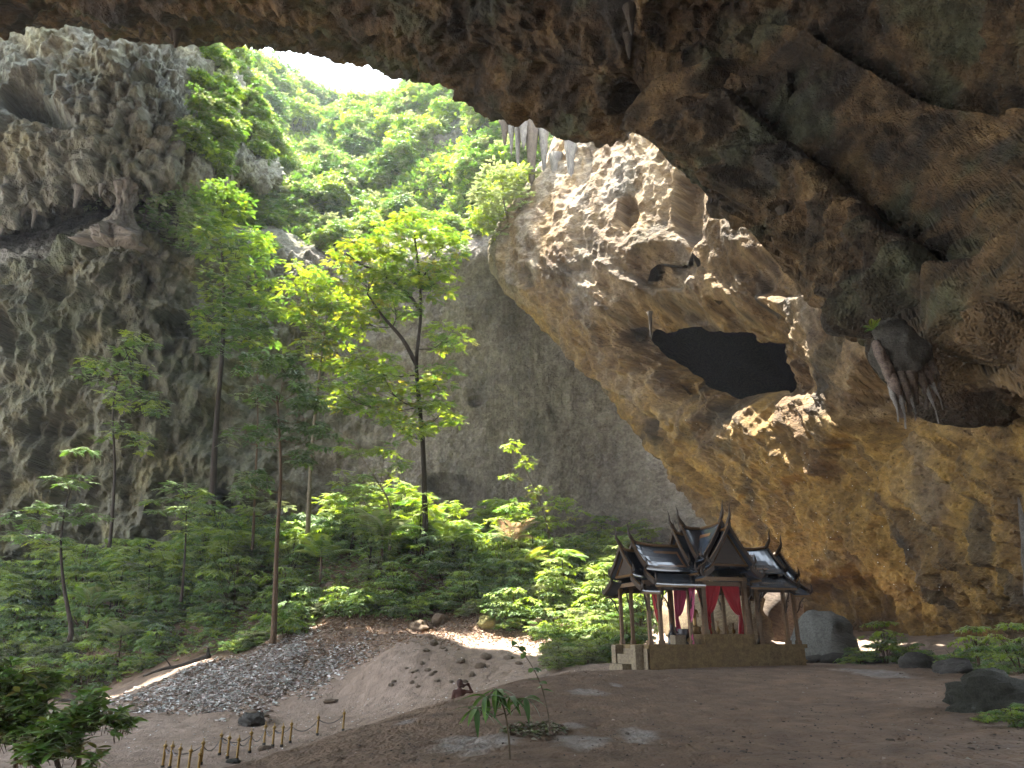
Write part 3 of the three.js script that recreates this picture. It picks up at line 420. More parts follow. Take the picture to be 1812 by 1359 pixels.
function sprayGeo(n, len, L, W, seed, spread = 1.0, jitter = 0.25) {
  reseed(seed); const pos = [], idx = [];
  for (let k = 0; k < n; k++) {
    const t = 0.12 + 0.88 * k / (n - 1), side = k % 2 ? 1 : -1, a = side * spread * (1 - 0.35 * t) + rr(-jitter, jitter);
    blade(pos, idx, t * len, -0.12 * len * t * t, 0, Math.cos(k === n - 1 ? 0 : a), rr(-0.45, 0.15), Math.sin(k === n - 1 ? 0 : a), L * rr(0.75, 1.2), W * rr(0.8, 1.15), 0.06 * L);
  }
  return geoOf(pos, idx);
}
const SPRAY = { fine: sprayGeo(13, 0.7, 0.26, 0.11, 3), mid: sprayGeo(9, 0.6, 0.32, 0.14, 5, 1.1, 0.4), broad: sprayGeo(7, 0.45, 0.42, 0.18, 7, 1.4, 0.6), tuft: sprayGeo(9, 0.3, 0.34, 0.10, 9, 1.6, 0.9) };
function fern(nl, len, leaf) { const pos = [], idx = []; for (let k = 0; k < nl; k++) { const t = (k + 1) / nl, x = len * t, y = 0.28 * len * Math.sin(t * 1.9) - 0.32 * len * t * t, L = leaf * Math.sin(Math.PI * clamp(t * 0.86 + 0.1, 0, 1)) + 0.05; for (const s of [-1, 1]) blade(pos, idx, x, y, 0, 0.55, -0.25, s, L, 0.055 + 0.06 * leaf, 0.01); } return geoOf(pos, idx); }
const FROND = fern(18, 1.9, 0.62);
function leaves(parent, items, geo, mat = leafMat, name = 'crown') {
  const m = new THREE.InstancedMesh(geo, mat, items.length); items.forEach((it, i) => { m.setMatrixAt(i, it.m); m.setColorAt(i, it.c); });
  m.name = name; m.userData.kind = 'stuff'; m.castShadow = m.receiveShadow = true; parent.add(m); return m;
}
const E = new THREE.Euler(), Q = new THREE.Quaternion(), SC = new THREE.Vector3(), PV = new THREE.Vector3();
function leafColour(palette) {
  let t = rnd(), c = palette[0][0]; for (const [k, w] of palette) { if ((t -= w) <= 0) { c = k; break; } }
  const j = rr(0.8, 1.2); return col(c[0] * j * rr(0.9, 1.1), c[1] * j, c[2] * j);
}
// layered pads of leaf sprays filling ellipsoids [x, y, z, rx, ry]
function padItems(blobs, palette, { per = 3.2, pad = 0.75, k = 12, size = 0.78, shell = 0.6 } = {}) {
  const out = [];
  for (const [bx, by, bz, rx, ry, pal] of blobs) {
    const n = Math.max(3, Math.round(per * rx * ry * 2.3));
    for (let p = 0; p < n; p++) {
      const a = rr(0, 6.283), cy = rr(-1, 1), s = Math.sqrt(1 - cy * cy), r = Math.pow(rnd(), 0.33 * shell), dx = Math.cos(a) * s * r, dz = Math.sin(a) * s * r, dy = cy * r;
      const px = bx + dx * rx, py = by + dy * ry, pz = bz + dz * rx * 0.85, R = pad * rr(0.6, 1.3), c0 = leafColour(pal ?? palette);
      for (let q = 0; q < k; q++) {
        const yaw = rr(0, 6.283), d = R * Math.sqrt(rnd()), x = px + Math.cos(yaw) * d * 0.7, z = pz + Math.sin(yaw) * d * 0.7, y = py - d * d * 0.22 / R + rr(-0.12, 0.12) * R;
        E.set(rr(-0.35, 0.35), -yaw + rr(-0.8, 0.8), rr(-0.45, 0.15), 'YXZ'); Q.setFromEuler(E); const sc = size * rr(0.7, 1.25); SC.set(sc, sc, sc); PV.set(x, y, z);
        const j = rr(0.85, 1.15); out.push({ m: new THREE.Matrix4().compose(PV, Q, SC), c: col(c0.r * j, c0.g * j, c0.b * j) });
      }
    }
  }
  return out;
}
const rel = (p, b) => [p[0] - b[0], p[1] - b[1], p[2] - b[2], ...p.slice(3)];
function tree(name, label, { trunk, r0, r1, limbs = [], blobs, palette, bark = BARK_DARK, spray = 'fine', opt = {}, mat = leafMat, category = 'tree', seed = 1, group, roots = true }) {
  reseed(seed * 131 + 7);
  const b = trunk[0], g = thing(name, label, category, b, 0, group), T = trunk.map((p) => rel(p, b)), radii = T.map((_, i) => mix(r0, r1, Math.pow(i / (T.length - 1), 0.8)));
  const first = T[0]; T.unshift([first[0], first[1] - 0.6, first[2]]); radii.unshift(r0 * 1.25); radii[1] = r0 * 1.1;
  part(g, 'trunk', limb(T, radii, 9, 5, 0.12), bark);
  const curve = new THREE.CatmullRomCurve3(T.map(V)), gl = [];
  for (const l of limbs) { const L = l.map((p) => rel(p, b)), rb = l.r ?? r1 * 1.3; gl.push(limb(L, [rb, rb * 0.35], 6, 4)); }
  const B = blobs.map((q) => rel(q, b)), P = new THREE.Vector3();
  for (const q of B) {
    // a bough from the nearest lower point of the trunk or a limb to the middle of the leaf mass, and twigs from there
    let best = null, bd = 1e9;
    const test = (pt) => { const d = Math.hypot(pt.x - q[0], pt.z - q[2]) + Math.abs(pt.y - q[1]) * 0.7 + (pt.y > q[1] - 0.3 ? 3 : 0); if (d < bd) { bd = d; best = pt.clone(); } };
    for (let t = 0.25; t <= 1; t += 0.03) test(curve.getPoint(t, P));
    for (const l of limbs) { const c = new THREE.CatmullRomCurve3(l.map((p) => V(rel(p, b)))); for (let t = 0.2; t <= 1; t += 0.1) test(c.getPoint(t, P)); }
    const c = new THREE.Vector3(q[0], q[1] - q[4] * 0.3, q[2]), m = best.clone().lerp(c, 0.5); m.y -= 0.12 * best.distanceTo(c); m.x += rr(-0.2, 0.2);
    const rb = clamp(q[3] * 0.028, 0.02, 0.11), bough = [limb([best, m, c], [rb, rb * 0.7, rb * 0.45], 5, 4)];
    const bc = new THREE.CatmullRomCurve3([best, m, c]);
    for (let k = 0; k < 6; k++) { const a = rr(0, 6.283), e = new THREE.Vector3(q[0] + Math.cos(a) * q[3] * rr(0.4, 0.85), q[1] + q[4] * rr(-0.3, 0.7), q[2] + Math.sin(a) * q[3] * 0.7), s = bc.getPoint(rr(0.5, 1)); bough.push(limb([s, s.clone().lerp(e, 0.5).add(new THREE.Vector3(0, -0.1, 0)), e], [rb * 0.5, rb * 0.3, rb * 0.12], 4, 3)); }
    part(g, 'branch', mergeGeometries(bough), bark);
  }
  for (const q of gl) part(g, 'limb', q, bark);
  leaves(g, padItems(B, palette, opt), SPRAY[spray], mat);
  return g;
}
const onGround = (p) => [p[0], heightAt(p[0], p[2]), p[2]];
// the spot on the floor along the line of sight from eye height at the survey station to p
function footOf(p, from = 0.72) { const e = [0, 4.6, 0]; let last = from; for (let t = from; t < 1.6; t += 0.004) { const x = e[0] + (p[0] - e[0]) * t, y = e[1] + (p[1] - e[1]) * t, z = e[2] + (p[2] - e[2]) * t; if (y < heightAt(x, z)) return [x, heightAt(x, z), z]; last = t; } return onGround(p); }
const SUNNY = [[LIME, 0.6], [GREEN, 0.32], [YELLOW, 0.08]], GOLD = [[YELLOW, 0.6], [LIME, 0.4]], SHADY = [[GREEN, 0.55], [LIME, 0.35], [DARK, 0.1]], DEEP = [[DARK, 0.7], [GREEN, 0.3]], MIXED = [[GREEN, 0.5], [LIME, 0.4], [OLIVE, 0.1]], PALEY = [[SILVER, 0.7], [LIME, 0.3]], DUSTY = [[SILVER, 0.35], [GREEN, 0.45], [OLIVE, 0.2]];  // SUNNY yellower for sunlit crowns, SHADY greener for shaded: light put into leaf colour

// the tall lit tree in the middle
const lim1 = [[-8.06, 26.48, -57.50], [-9.28, 28.59, -57.00], [-11.04, 30.56, -56.50], [-12.31, 32.34, -56.00]]; lim1.r = 0.2;
const lim2 = [[-7.88, 31.35, -57.50], [-9.04, 32.93, -57.20], [-11.16, 34.58, -57.00], [-13.17, 35.58, -56.80], [-14.56, 36.53, -56.50]]; lim2.r = 0.16;
const lim3 = [[-8.14, 34.18, -57.50], [-7.21, 35.85, -57.50], [-6.47, 37.55, -57.50]]; lim3.r = 0.1;
tree('tall_tree', 'tall forked tree with bright yellow green layered crown, sunlit in the middle of the cave', {
  trunk: [[-6.79, 10.72, -58.50], [-6.96, 14.46, -58.30], [-7.33, 19.97, -58.00], [-8.06, 26.48, -57.50], [-7.88, 31.35, -57.50], [-8.24, 35.29, -57.50], [-8.80, 39.00, -57.50]], r0: 0.27, r1: 0.08, limbs: [lim1, lim2, lim3],
  blobs: [[-8.73, 39.58, -57.50, 2.30, 1.79], [-6.14, 38.42, -57.50, 1.93, 1.93], [-10.85, 37.84, -57.00, 2.51, 1.71], [-13.90, 36.31, -56.50, 2.08, 1.48], [-12.35, 33.92, -57.00, 2.46, 1.67], [-9.77, 34.49, -56.00, 2.33, 1.95], [-6.71, 34.47, -57.00, 1.88, 2.07], [-9.94, 31.52, -56.50, 2.12, 1.25], [-12.76, 30.46, -56.50, 1.73, 1.15], [-5.56, 28.85, -57.00, 1.72, 1.25], [-12.01, 26.35, -56.50, 2.44, 1.50], [-9.93, 24.19, -56.00, 2.53, 1.84], [-12.97, 23.38, -56.50, 1.85, 1.38], [-6.16, 25.28, -57.00, 1.79, 1.41], [-6.05, 22.09, -57.00, 1.85, 1.57], [-9.41, 21.46, -56.50, 2.28, 1.10], [-7.47, 20.37, -56.00, 1.35, 0.72]],
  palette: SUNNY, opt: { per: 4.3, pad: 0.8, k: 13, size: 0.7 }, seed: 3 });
tree('slender_tree', 'very tall slender dark green tree rising beside the pitted cliff', {
  trunk: [[-25.56, 15.09, -62.00], [-26.03, 22.01, -61.80], [-26.36, 29.93, -61.50], [-27.08, 36.24, -61.50], [-28.04, 41.08, -61.50]], r0: 0.3, r1: 0.1,
  blobs: [[-28.14, 45.18, -61.50, 2.33, 1.88], [-28.58, 41.08, -61.50, 2.72, 1.96], [-24.97, 39.56, -61.00, 2.36, 2.14], [-25.60, 35.98, -61.00, 3.27, 1.90], [-23.26, 33.14, -60.50, 2.06, 1.86], [-27.72, 32.75, -61.50, 2.19, 1.57], [-24.44, 30.83, -61.00, 2.77, 1.44], [-27.08, 29.93, -61.50, 1.44, 0.93]],
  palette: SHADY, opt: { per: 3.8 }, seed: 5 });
tree('bright_tree', 'leafy lime green tree with thin trunk, left of the tall forked tree', {
  trunk: [[-16.62, 12.45, -60.00], [-16.90, 18.54, -60.00], [-16.90, 25.06, -60.00], [-16.76, 30.95, -60.00]], r0: 0.2, r1: 0.08, bark: BARK_PALE,
  blobs: [[-19.02, 36.04, -60.00, 2.39, 1.56], [-19.77, 33.18, -60.00, 2.25, 1.54], [-16.54, 34.32, -60.00, 1.75, 1.55], [-15.41, 29.85, -60.00, 2.01, 1.51], [-17.11, 32.06, -60.00, 2.24, 1.43], [-17.98, 28.97, -60.50, 2.12, 1.31], [-15.41, 26.64, -60.00, 1.59, 1.49], [-17.00, 25.06, -60.00, 1.47, 1.18], [-15.27, 33.14, -60.50, 1.55, 1.34]],
  palette: SUNNY, opt: { per: 3.2 }, seed: 8 });
tree('broadleaf_tree', 'dark glossy broadleaf tree with straight reddish trunk on the leaf litter slope', {
  trunk: [[-15.63, 4.92, -50.50], [-15.97, 10.80, -50.30], [-16.14, 15.82, -50.00], [-16.99, 21.22, -50.00]], r0: 0.19, r1: 0.07, bark: BARK_BROWN,
  blobs: [[-19.14, 23.85, -50.00, 1.41, 0.83], [-16.81, 23.40, -50.00, 1.66, 1.08], [-15.81, 21.65, -50.00, 1.23, 0.98], [-17.85, 21.65, -50.00, 0.98, 0.82], [-14.62, 19.94, -50.00, 1.46, 1.38], [-13.47, 18.27, -50.00, 1.04, 0.96], [-14.99, 17.44, -50.00, 1.04, 1.04], [-17.83, 17.85, -50.00, 0.88, 1.04], [-18.09, 15.02, -50.00, 1.18, 1.02], [-16.81, 19.52, -50.00, 1.05, 0.73]],
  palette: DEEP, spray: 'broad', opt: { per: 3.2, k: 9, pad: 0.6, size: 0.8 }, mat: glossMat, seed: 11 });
tree('cliff_tree', 'thin leafy tree with feathery top in front of the far left cliff', {
  trunk: [[-31.51, 11.97, -58.00], [-32.18, 17.61, -58.00], [-33.27, 22.89, -58.00], [-33.27, 26.93, -58.00]], r0: 0.13, r1: 0.05,
  blobs: [[-32.48, 28.75, -58.00, 1.75, 1.07], [-34.58, 26.16, -58.00, 2.49, 0.96], [-31.66, 25.90, -58.00, 1.34, 1.25], [-32.26, 23.88, -58.00, 1.52, 1.14], [-30.08, 22.73, -57.50, 1.03, 1.49], [-30.16, 19.84, -57.50, 1.10, 1.01], [-32.68, 20.93, -58.00, 1.12, 0.84]],
  palette: SHADY, opt: { per: 2.6, pad: 0.7 }, seed: 14 });
tree('leaning_tree', 'slightly crooked tree with tiered green crown at the left edge of the thicket', {
  trunk: [[-29.77, 5.08, -52.00], [-30.97, 8.33, -52.00], [-31.75, 11.41, -52.00], [-31.84, 14.21, -52.00]], r0: 0.15, r1: 0.05,
  blobs: [[-31.92, 15.64, -52.00, 1.14, 0.90], [-34.28, 12.39, -52.00, 1.60, 0.88], [-32.64, 13.19, -52.00, 1.45, 0.72], [-30.43, 13.19, -52.00, 1.21, 0.72], [-32.63, 11.21, -52.00, 1.67, 0.72], [-35.25, 11.41, -52.00, 0.88, 0.56], [-31.68, 17.53, -52.00, 0.74, 0.58]],
  palette: SHADY, opt: { per: 2.8, pad: 0.6 }, seed: 17 });
tree('tiered_tree', 'flat tiered young tree above the thicket, left of the slender trunk', {
  trunk: [[-24.41, 7.80, -56.00], [-24.70, 11.51, -56.00], [-25.06, 14.51, -56.00]], r0: 0.1, r1: 0.04,
  blobs: [[-25.22, 15.60, -56.00, 1.93, 0.88], [-25.90, 14.29, -56.00, 2.17, 0.70], [-23.88, 13.86, -56.00, 1.47, 0.69], [-24.78, 12.57, -56.00, 1.72, 0.69]],
  palette: MIXED, opt: { per: 3.0, pad: 0.6 }, seed: 21 });
tree('thin_tree', 'thin bare stemmed tree with sparse high leaves between the slender and reddish trunks', {
  trunk: [[-21.02, 12.00, -60.00], [-21.38, 17.10, -60.00], [-21.82, 22.50, -60.00], [-22.34, 26.64, -60.00]], r0: 0.12, r1: 0.04, bark: BARK_BROWN,
  blobs: [[-22.59, 24.55, -60.00, 1.27, 0.88], [-22.90, 21.00, -60.00, 1.44, 1.15], [-21.72, 27.70, -60.00, 1.49, 1.00], [-22.36, 16.63, -60.00, 1.88, 1.22], [-20.27, 14.75, -60.00, 1.67, 1.12]],
  palette: DUSTY, opt: { per: 2.2 }, seed: 23 });
const sap1 = [[2.92, 11.75, -58.00], [2.43, 14.41, -58.00], [1.32, 16.23, -58.00]];
tree('forked_sapling', 'slender sunlit sapling with two lime leaf tufts in front of the grey back wall', {
  trunk: [[3.04, 10.67, -58.00], [2.77, 13.07, -58.00], [1.90, 15.77, -58.00], [0.64, 18.46, -58.00]], r0: 0.09, r1: 0.04, bark: BARK_PALE, limbs: [sap1],
  blobs: [[0.28, 19.50, -58.00, 1.02, 0.65], [0.87, 18.31, -58.00, 1.10, 0.55], [-0.05, 17.38, -58.00, 0.73, 0.46], [2.22, 16.00, -58.00, 1.27, 0.54], [3.56, 15.09, -58.00, 1.53, 0.68], [4.89, 14.19, -58.00, 0.99, 0.49], [2.20, 14.19, -58.00, 1.17, 0.54], [3.53, 13.52, -58.00, 1.16, 0.45], [0.86, 15.09, -58.00, 0.81, 0.41]],
  palette: [[LIME, 0.75], [YELLOW, 0.15], [GREEN, 0.1]], spray: 'mid', opt: { per: 3.4, pad: 0.5, k: 7 }, seed: 27 });
tree('understory_tree', 'low sunlit tree with spreading pale tiers under the tall forked tree', {
  trunk: [[-9.40, 11.63, -57.00], [-9.65, 14.68, -57.00], [-11.04, 16.93, -57.00], [-12.03, 18.31, -57.00]], r0: 0.1, r1: 0.04, bark: BARK_PALE,
  blobs: [[-12.32, 19.24, -57.00, 1.55, 0.73], [-10.27, 19.24, -57.00, 1.27, 0.73], [-12.59, 16.70, -57.00, 1.52, 0.72], [-9.73, 17.62, -57.00, 1.35, 0.72], [-11.19, 15.80, -57.00, 1.60, 0.62], [-12.70, 15.13, -57.00, 1.07, 0.53]],
  palette: [[LIME, 0.5], [SILVER, 0.3], [GREEN, 0.2]], opt: { per: 3.0, pad: 0.6 }, seed: 29 });
tree('ledge_tree', 'pale feathery grey green tree growing on the ledge beside the stone column', {
  trunk: [[-33.48, 40.68, -63.50], [-33.54, 42.91, -63.50], [-33.48, 45.51, -63.50]], r0: 0.14, r1: 0.05,
  blobs: [[-34.56, 45.84, -63.50, 2.28, 1.71], [-33.04, 47.17, -63.50, 1.95, 1.38], [-31.80, 44.53, -63.50, 1.93, 1.70], [-35.05, 43.55, -63.50, 2.03, 1.35], [-32.32, 42.26, -63.50, 2.24, 1.46]],
  palette: [[SILVER, 0.5], [GREEN, 0.5]], opt: { per: 3.0 }, seed: 31 });
tree('pale_tree', 'pale silvery tree sprouting from the top edge of the ochre wall', {
  trunk: [[-0.05, 40.17, -61.00], [-0.43, 42.33, -60.50], [-0.87, 44.51, -60.00]], r0: 0.16, r1: 0.06, bark: BARK_PALE,
  blobs: [[-1.15, 47.06, -60.00, 1.97, 1.31], [1.04, 46.41, -60.00, 1.86, 1.31], [-2.22, 44.51, -60.00, 1.84, 1.41], [-0.05, 43.86, -59.50, 1.93, 1.39], [-3.00, 42.02, -60.00, 1.50, 1.07], [-1.12, 41.40, -60.00, 1.28, 1.07], [2.16, 47.74, -60.50, 1.00, 0.77]],
  palette: PALEY, opt: { per: 3.2 }, seed: 33 });
for (const [base, h, sd, label] of [[[-28.02, 9.60, -58.00], 5.2, 41, 'small sapling with layered leaves behind the crooked tree'], [[-13.10, 12.00, -60.00], 6, 43, 'sunlit sapling with open tiers at the foot of the lime green tree']]) {
  const b = onGround(base); tree('young_tree', label, { trunk: [b, [b[0] + 0.2, b[1] + h * 0.5, b[2]], [b[0] - 0.1, b[1] + h, b[2]]], r0: 0.09, r1: 0.03, blobs: [0.55, 0.7, 0.82, 0.95, 1.04].map((t, i) => [b[0] + Math.sin(i * 2.4 + sd) * 0.9, b[1] + h * t, b[2] + Math.cos(i * 2.4) * 0.7, 1.5 - 0.6 * (t - 0.5), 0.5]), palette: MIXED, opt: { per: 3, pad: 0.55 }, seed: sd });
}

// shrub kinds, each built once and then copied
function shrubKind(name, seed, blobs, palette, spray, stems, opt, bark = BARK_BROWN, mat = leafMat) {
  reseed(seed); const g = new THREE.Group(); g.name = name;
  const gl = []; for (let k = 0; k < stems; k++) { const q = blobs[k % blobs.length], a = rr(0, 6.283); gl.push(limb([[Math.cos(a) * 0.1, -0.4, Math.sin(a) * 0.1], [q[0] * 0.4, q[1] * 0.45, q[2] * 0.4], [q[0], q[1] + q[4] * 0.4, q[2]]], [0.035, 0.028, 0.012], 5, 3)); for (let j = 0; j < 3; j++) gl.push(limb([[q[0] * 0.5, q[1] * 0.5, q[2] * 0.5], [q[0] + rr(-0.8, 0.8) * q[3], q[1] + rr(-0.2, 0.8) * q[4], q[2] + rr(-0.8, 0.8) * q[3]]], [0.018, 0.008], 4, 2)); }
  part(g, 'stems', mergeGeometries(gl), bark); leaves(g, padItems(blobs, palette, opt), SPRAY[spray], mat, 'leaves'); return g;
}
const KIND = {
  low: shrubKind('shrub', 301, [[0, 0.7, 0, 0.9, 0.55], [0.6, 0.5, 0.2, 0.7, 0.4], [-0.6, 0.55, -0.1, 0.7, 0.45], [0.1, 0.35, 0.6, 0.8, 0.35]], [[GREEN, 0.5], [LIME, 0.35], [SILVER, 0.15]], 'tuft', 5, { per: 9, pad: 0.38, k: 14, size: 0.52 }),
  mid: shrubKind('shrub', 302, [[0, 1.4, 0, 0.9, 0.5], [0.7, 1.0, 0.1, 0.7, 0.4], [-0.7, 1.1, 0.1, 0.8, 0.4], [0.1, 0.6, 0.5, 1.0, 0.5], [0, 1.9, 0, 0.6, 0.3]], [[GREEN, 0.55], [LIME, 0.45]], 'mid', 6, { per: 6.5, pad: 0.48, k: 13, size: 0.52 }),
  pale: shrubKind('shrub', 303, [[0, 0.9, 0, 0.9, 0.6], [0.6, 0.6, 0.1, 0.8, 0.5], [-0.7, 0.7, 0, 0.7, 0.5], [0, 0.4, 0.6, 0.9, 0.4]], [[SILVER, 0.55], [LIME, 0.3], [OLIVE, 0.15]], 'tuft', 5, { per: 9, pad: 0.42, k: 14, size: 0.52 }),
  dark: shrubKind('shrub', 304, [[0, 1.2, 0, 1.0, 0.6], [0.8, 0.9, 0, 0.8, 0.5], [-0.8, 0.9, 0.2, 0.8, 0.5], [0, 0.5, 0.7, 1.0, 0.45]], SHADY, 'mid', 6, { per: 6.5, pad: 0.52, k: 11, size: 0.66 }),
  tier: shrubKind('sapling', 305, [[0, 3.4, 0, 1.0, 0.3], [0.5, 2.8, 0.2, 1.2, 0.3], [-0.5, 2.3, 0, 1.3, 0.3], [0.2, 1.7, 0.3, 1.2, 0.3], [0, 3.9, 0, 0.6, 0.2]], [[GREEN, 0.5], [LIME, 0.5]], 'fine', 4, { per: 5.5, pad: 0.62, k: 12, size: 0.72 }, BARK_DARK),
  dry: shrubKind('shrub', 306, [[0, 0.8, 0, 0.7, 0.5], [0.4, 0.5, 0.2, 0.6, 0.3]], [[DRY, 0.8], [OLIVE, 0.2]], 'tuft', 4, { per: 7, pad: 0.3, k: 6, size: 0.7 }),
  bushtree: shrubKind('hillside_tree', 311, [[0, 3.2, 0, 2.2, 1.5], [1.6, 2.4, 0.4, 1.6, 1.1], [-1.7, 2.6, 0, 1.7, 1.2], [0.2, 2.0, 1.6, 1.8, 1.1], [0.3, 4.4, 0, 1.3, 0.9]], [[LIME, 0.4], [GREEN, 0.25], [SILVER, 0.35]], 'mid', 5, { per: 2.6, pad: 0.95, k: 13, size: 1.1 }, BARK_DARK),
  bushtree2: shrubKind('hillside_tree', 312, [[0, 3.0, 0, 2.4, 1.3], [1.3, 4.0, 0.2, 1.5, 1.0], [-1.5, 3.6, 0.4, 1.5, 1.0], [0, 1.8, 1.5, 2.2, 1.0]], [[SILVER, 0.45], [GREEN, 0.4], [LIME, 0.15]], 'mid', 5, { per: 2.6, pad: 0.95, k: 13, size: 1.1 }, BARK_DARK),
  bushtree3: shrubKind('hillside_tree', 313, [[0, 4.6, 0, 1.6, 1.0], [1.0, 3.6, 0.3, 1.7, 0.9], [-1.1, 3.2, 0.2, 1.7, 0.9], [0.1, 2.3, 0.8, 1.9, 0.9], [0.2, 5.6, 0, 0.9, 0.6]], [[GREEN, 0.4], [DARK, 0.4], [SILVER, 0.2]], 'mid', 5, { per: 2.6, pad: 0.95, k: 13, size: 1.1 }, BARK_DARK),
};
function plant(kind, p, s, label, category, group, sy = 1, name) {
  const o = KIND[kind].clone(); o.name = numbered(name ?? KIND[kind].name); o.position.set(p[0], p[1], p[2]); o.rotation.y = rr(0, 6.283); o.scale.set(s, s * sy, s); scene.add(o); shade(o); return tag(o, label, category, group);
}
// jungle on the far hillside
reseed(4001);
for (let k = 0, placed = 0; k < 900 && placed < 290; k++) {
  const u = rr(0.02, 0.93), v = Math.pow(rnd(), 0.85) * 0.86, p = netPoint(hillNet, u, v);
  const bare = fbm(p[0] * 0.07 + 3, p[1] * 0.07, p[2] * 0.07, 3); if (bare > 0.12 && v < 0.8) continue;
  placed++; const far = clamp((-p[2] - 75) / 60, 0, 1);
  const kind = rnd() < 0.5 ? 'bushtree' : rnd() < 0.5 ? 'bushtree2' : 'bushtree3', zone = v > 0.66 ? 'along the skyline' : u < 0.4 ? 'left of the valley' : u < 0.62 ? 'in the middle of the valley' : 'on the right hand slope';
  plant(kind, [p[0], p[1] - 0.8, p[2] + 0.5], rr(0.7, 1.35) * (0.85 + 0.4 * far) * (v > 0.66 ? 0.62 : 1), `${{ bushtree: 'rounded lime green', bushtree2: 'pale grey green', bushtree3: 'tall dark green' }[kind]} tree of the hillside jungle ${zone}`, 'tree', `${{ bushtree: 'lime', bushtree2: 'pale', bushtree3: 'dark' }[kind]} trees ${zone}`, rr(0.85, 1.25));
}
// low growth covering the hillside and the floor of the thicket: uncountable
function cover(name, label, n, spot, geo, size, palette, seed) {
  reseed(seed); const items = [];
  for (let k = 0; k < n * 4 && items.length < n; k++) { const p = spot(); if (!p) continue; E.set(rr(-0.5, 0.5), rr(0, 6.28), rr(-0.2, 0.7), 'YXZ'); Q.setFromEuler(E); const s = size * rr(0.6, 1.4); items.push({ m: new THREE.Matrix4().compose(V(p), Q, new THREE.Vector3(s, s, s)), c: leafColour(palette) }); }
  const m = leaves(scene, items, geo, leafMat, name); m.name = numbered(name); m.userData.label = label; m.userData.category = 'ground cover';
}
const hillPos = hillGeo.attributes.position;
cover('hillside_growth', 'low leafy growth covering the far hillside between its trees', 42000, () => { const i = Math.floor(rnd() * (hillPos.count * 0.84)); const x = hillPos.getX(i) + rr(-0.5, 0.5), y = hillPos.getY(i) + rr(0, 1.1), z = hillPos.getZ(i) + rr(-0.5, 0.5); return fbm(x * 0.09 + 3, y * 0.09, z * 0.09, 3) > 0.06 ? null : [x, y, z]; }, SPRAY.mid, 1.1, [[LIME, 0.25], [GREEN, 0.35], [SILVER, 0.4]], 4501);
cover('thicket_growth', 'low leafy ground cover under the shrubs of the thicket', 16000, () => { const z = rr(-67, -48), x = rr(-50, 9), sx = x / -z, front = sx < -0.42 ? -54 : sx < -0.3 ? -53.5 : sx < -0.17 ? -53 : sx < -0.02 ? -53 : sx < 0.06 ? -50 : -46; if (z > front + 2 * fbm(x * 0.3, 1, z * 0.3, 2)) return null; return [x, heightAt(x, z) + rr(0, 0.5), z]; }, SPRAY.mid, 0.7, [[GREEN, 0.5], [LIME, 0.4], [OLIVE, 0.1]], 4502);
// trees hanging on the corner of the upper cliff
for (let k = 0; k < 34; k++) {
  const u = rr(0.69, 0.93), v = rr(0.1, 0.58), p = netPoint(upNet, u, v);
  const kind = rnd() < 0.6 ? 'bushtree' : 'bushtree2', look = kind === 'bushtree' ? 'lime green' : 'grey green', where = v < 0.25 ? 'near the roof rim' : v < 0.42 ? 'at mid height' : 'low down above the ledge';
  plant(kind, [p[0] + 0.6, p[1] - 1.8, p[2] + 1.0], rr(0.4, 0.72), `${look} bush clinging to the upper cliff corner ${where}`, 'bush', `${look} bushes on the cliff corner ${where}`, rr(0.9, 1.4), 'cliff_bush');
}
// bushes along the top of the lower cliff
for (let k = 0; k < 26; k++) {
  const p = netPoint(cliffNet, rr(0.47, 0.8), rr(0.02, 0.17));
  const kind = rnd() < 0.5 ? 'bushtree' : 'bushtree2', look = kind === 'bushtree' ? 'lime green' : 'grey green', where = p[0] < -18 ? 'behind the slender tree' : p[0] < -8 ? 'behind the tall forked tree' : 'behind the pale silvery tree';
  plant(kind, [p[0], p[1] - 0.6, p[2]], rr(0.4, 0.8), `rounded ${look} bush on the brink of the back cliff ${where}`, 'bush', `${look} bushes on the brink ${where}`, 1, 'cliff_bush');
}
// thicket on the cave floor
reseed(4102);
const inBed = (x, z) => fbm(x * 0.12 + 2, 3, z * 0.12, 3);
let bed = 0;
for (let k = 0; k < 4000 && bed < 300; k++) {
  const z = rr(-66, -43), x = rr(-52, 13), sx = x / -z, y = heightAt(x, z);
  const front = sx < -0.42 ? -54 : sx < -0.3 ? -52.5 : sx < -0.17 ? -52 : sx < -0.02 ? -51.5 : sx < 0.06 ? -47.5 : -43.5;
  if (z > front + 1.5 * inBed(x, z)) continue;
  if (Math.abs(x - 7.6) < 5.2 && z > -37) continue;
  if (sx > 0.185) continue;
  const lit = x > -15, deep = z < front - 5;
  const zone = lit ? (sx < -0.1 ? 'round the tall forked trunk' : sx < 0.03 ? 'above the sandy bank' : 'nearest the pavilion') : (sx < -0.5 ? 'at the far left' : sx < -0.36 ? 'below the tiered young tree' : 'left of the reddish trunk'), sun = lit ? 'sunlit' : 'shaded';
  if (rnd() < 0.25 && deep) { bed++; const h = rr(0.7, 1.35), size = h > 1.1 ? 'tall' : h > 0.9 ? 'middling' : 'short'; plant('tier', [x, y, z], h, `${size} layered sapling in the ${sun} thicket ${zone}`, 'sapling', `${size} saplings ${zone}`); continue; }
  const kind = rnd() < 0.2 ? 'pale' : rnd() < 0.35 ? 'low' : rnd() < 0.4 ? 'dark' : rnd() < 0.06 ? 'dry' : 'mid';
  const look = { low: 'low tufted', mid: 'upright bright', pale: 'pale silvery', dark: 'broad deep green', dry: 'withered brown' }[kind];
  bed++; plant(kind, [x, y - 0.05, z], rr(0.8, 1.35) * (deep ? 1.3 : 0.95) * (lit ? 1 : 1.2), `${look} shrub ${deep ? 'deep in' : 'fronting'} the ${sun} thicket ${zone}`, 'shrub', `${look} shrubs ${zone} ${deep ? 'deep in' : 'at the front'}`);
}
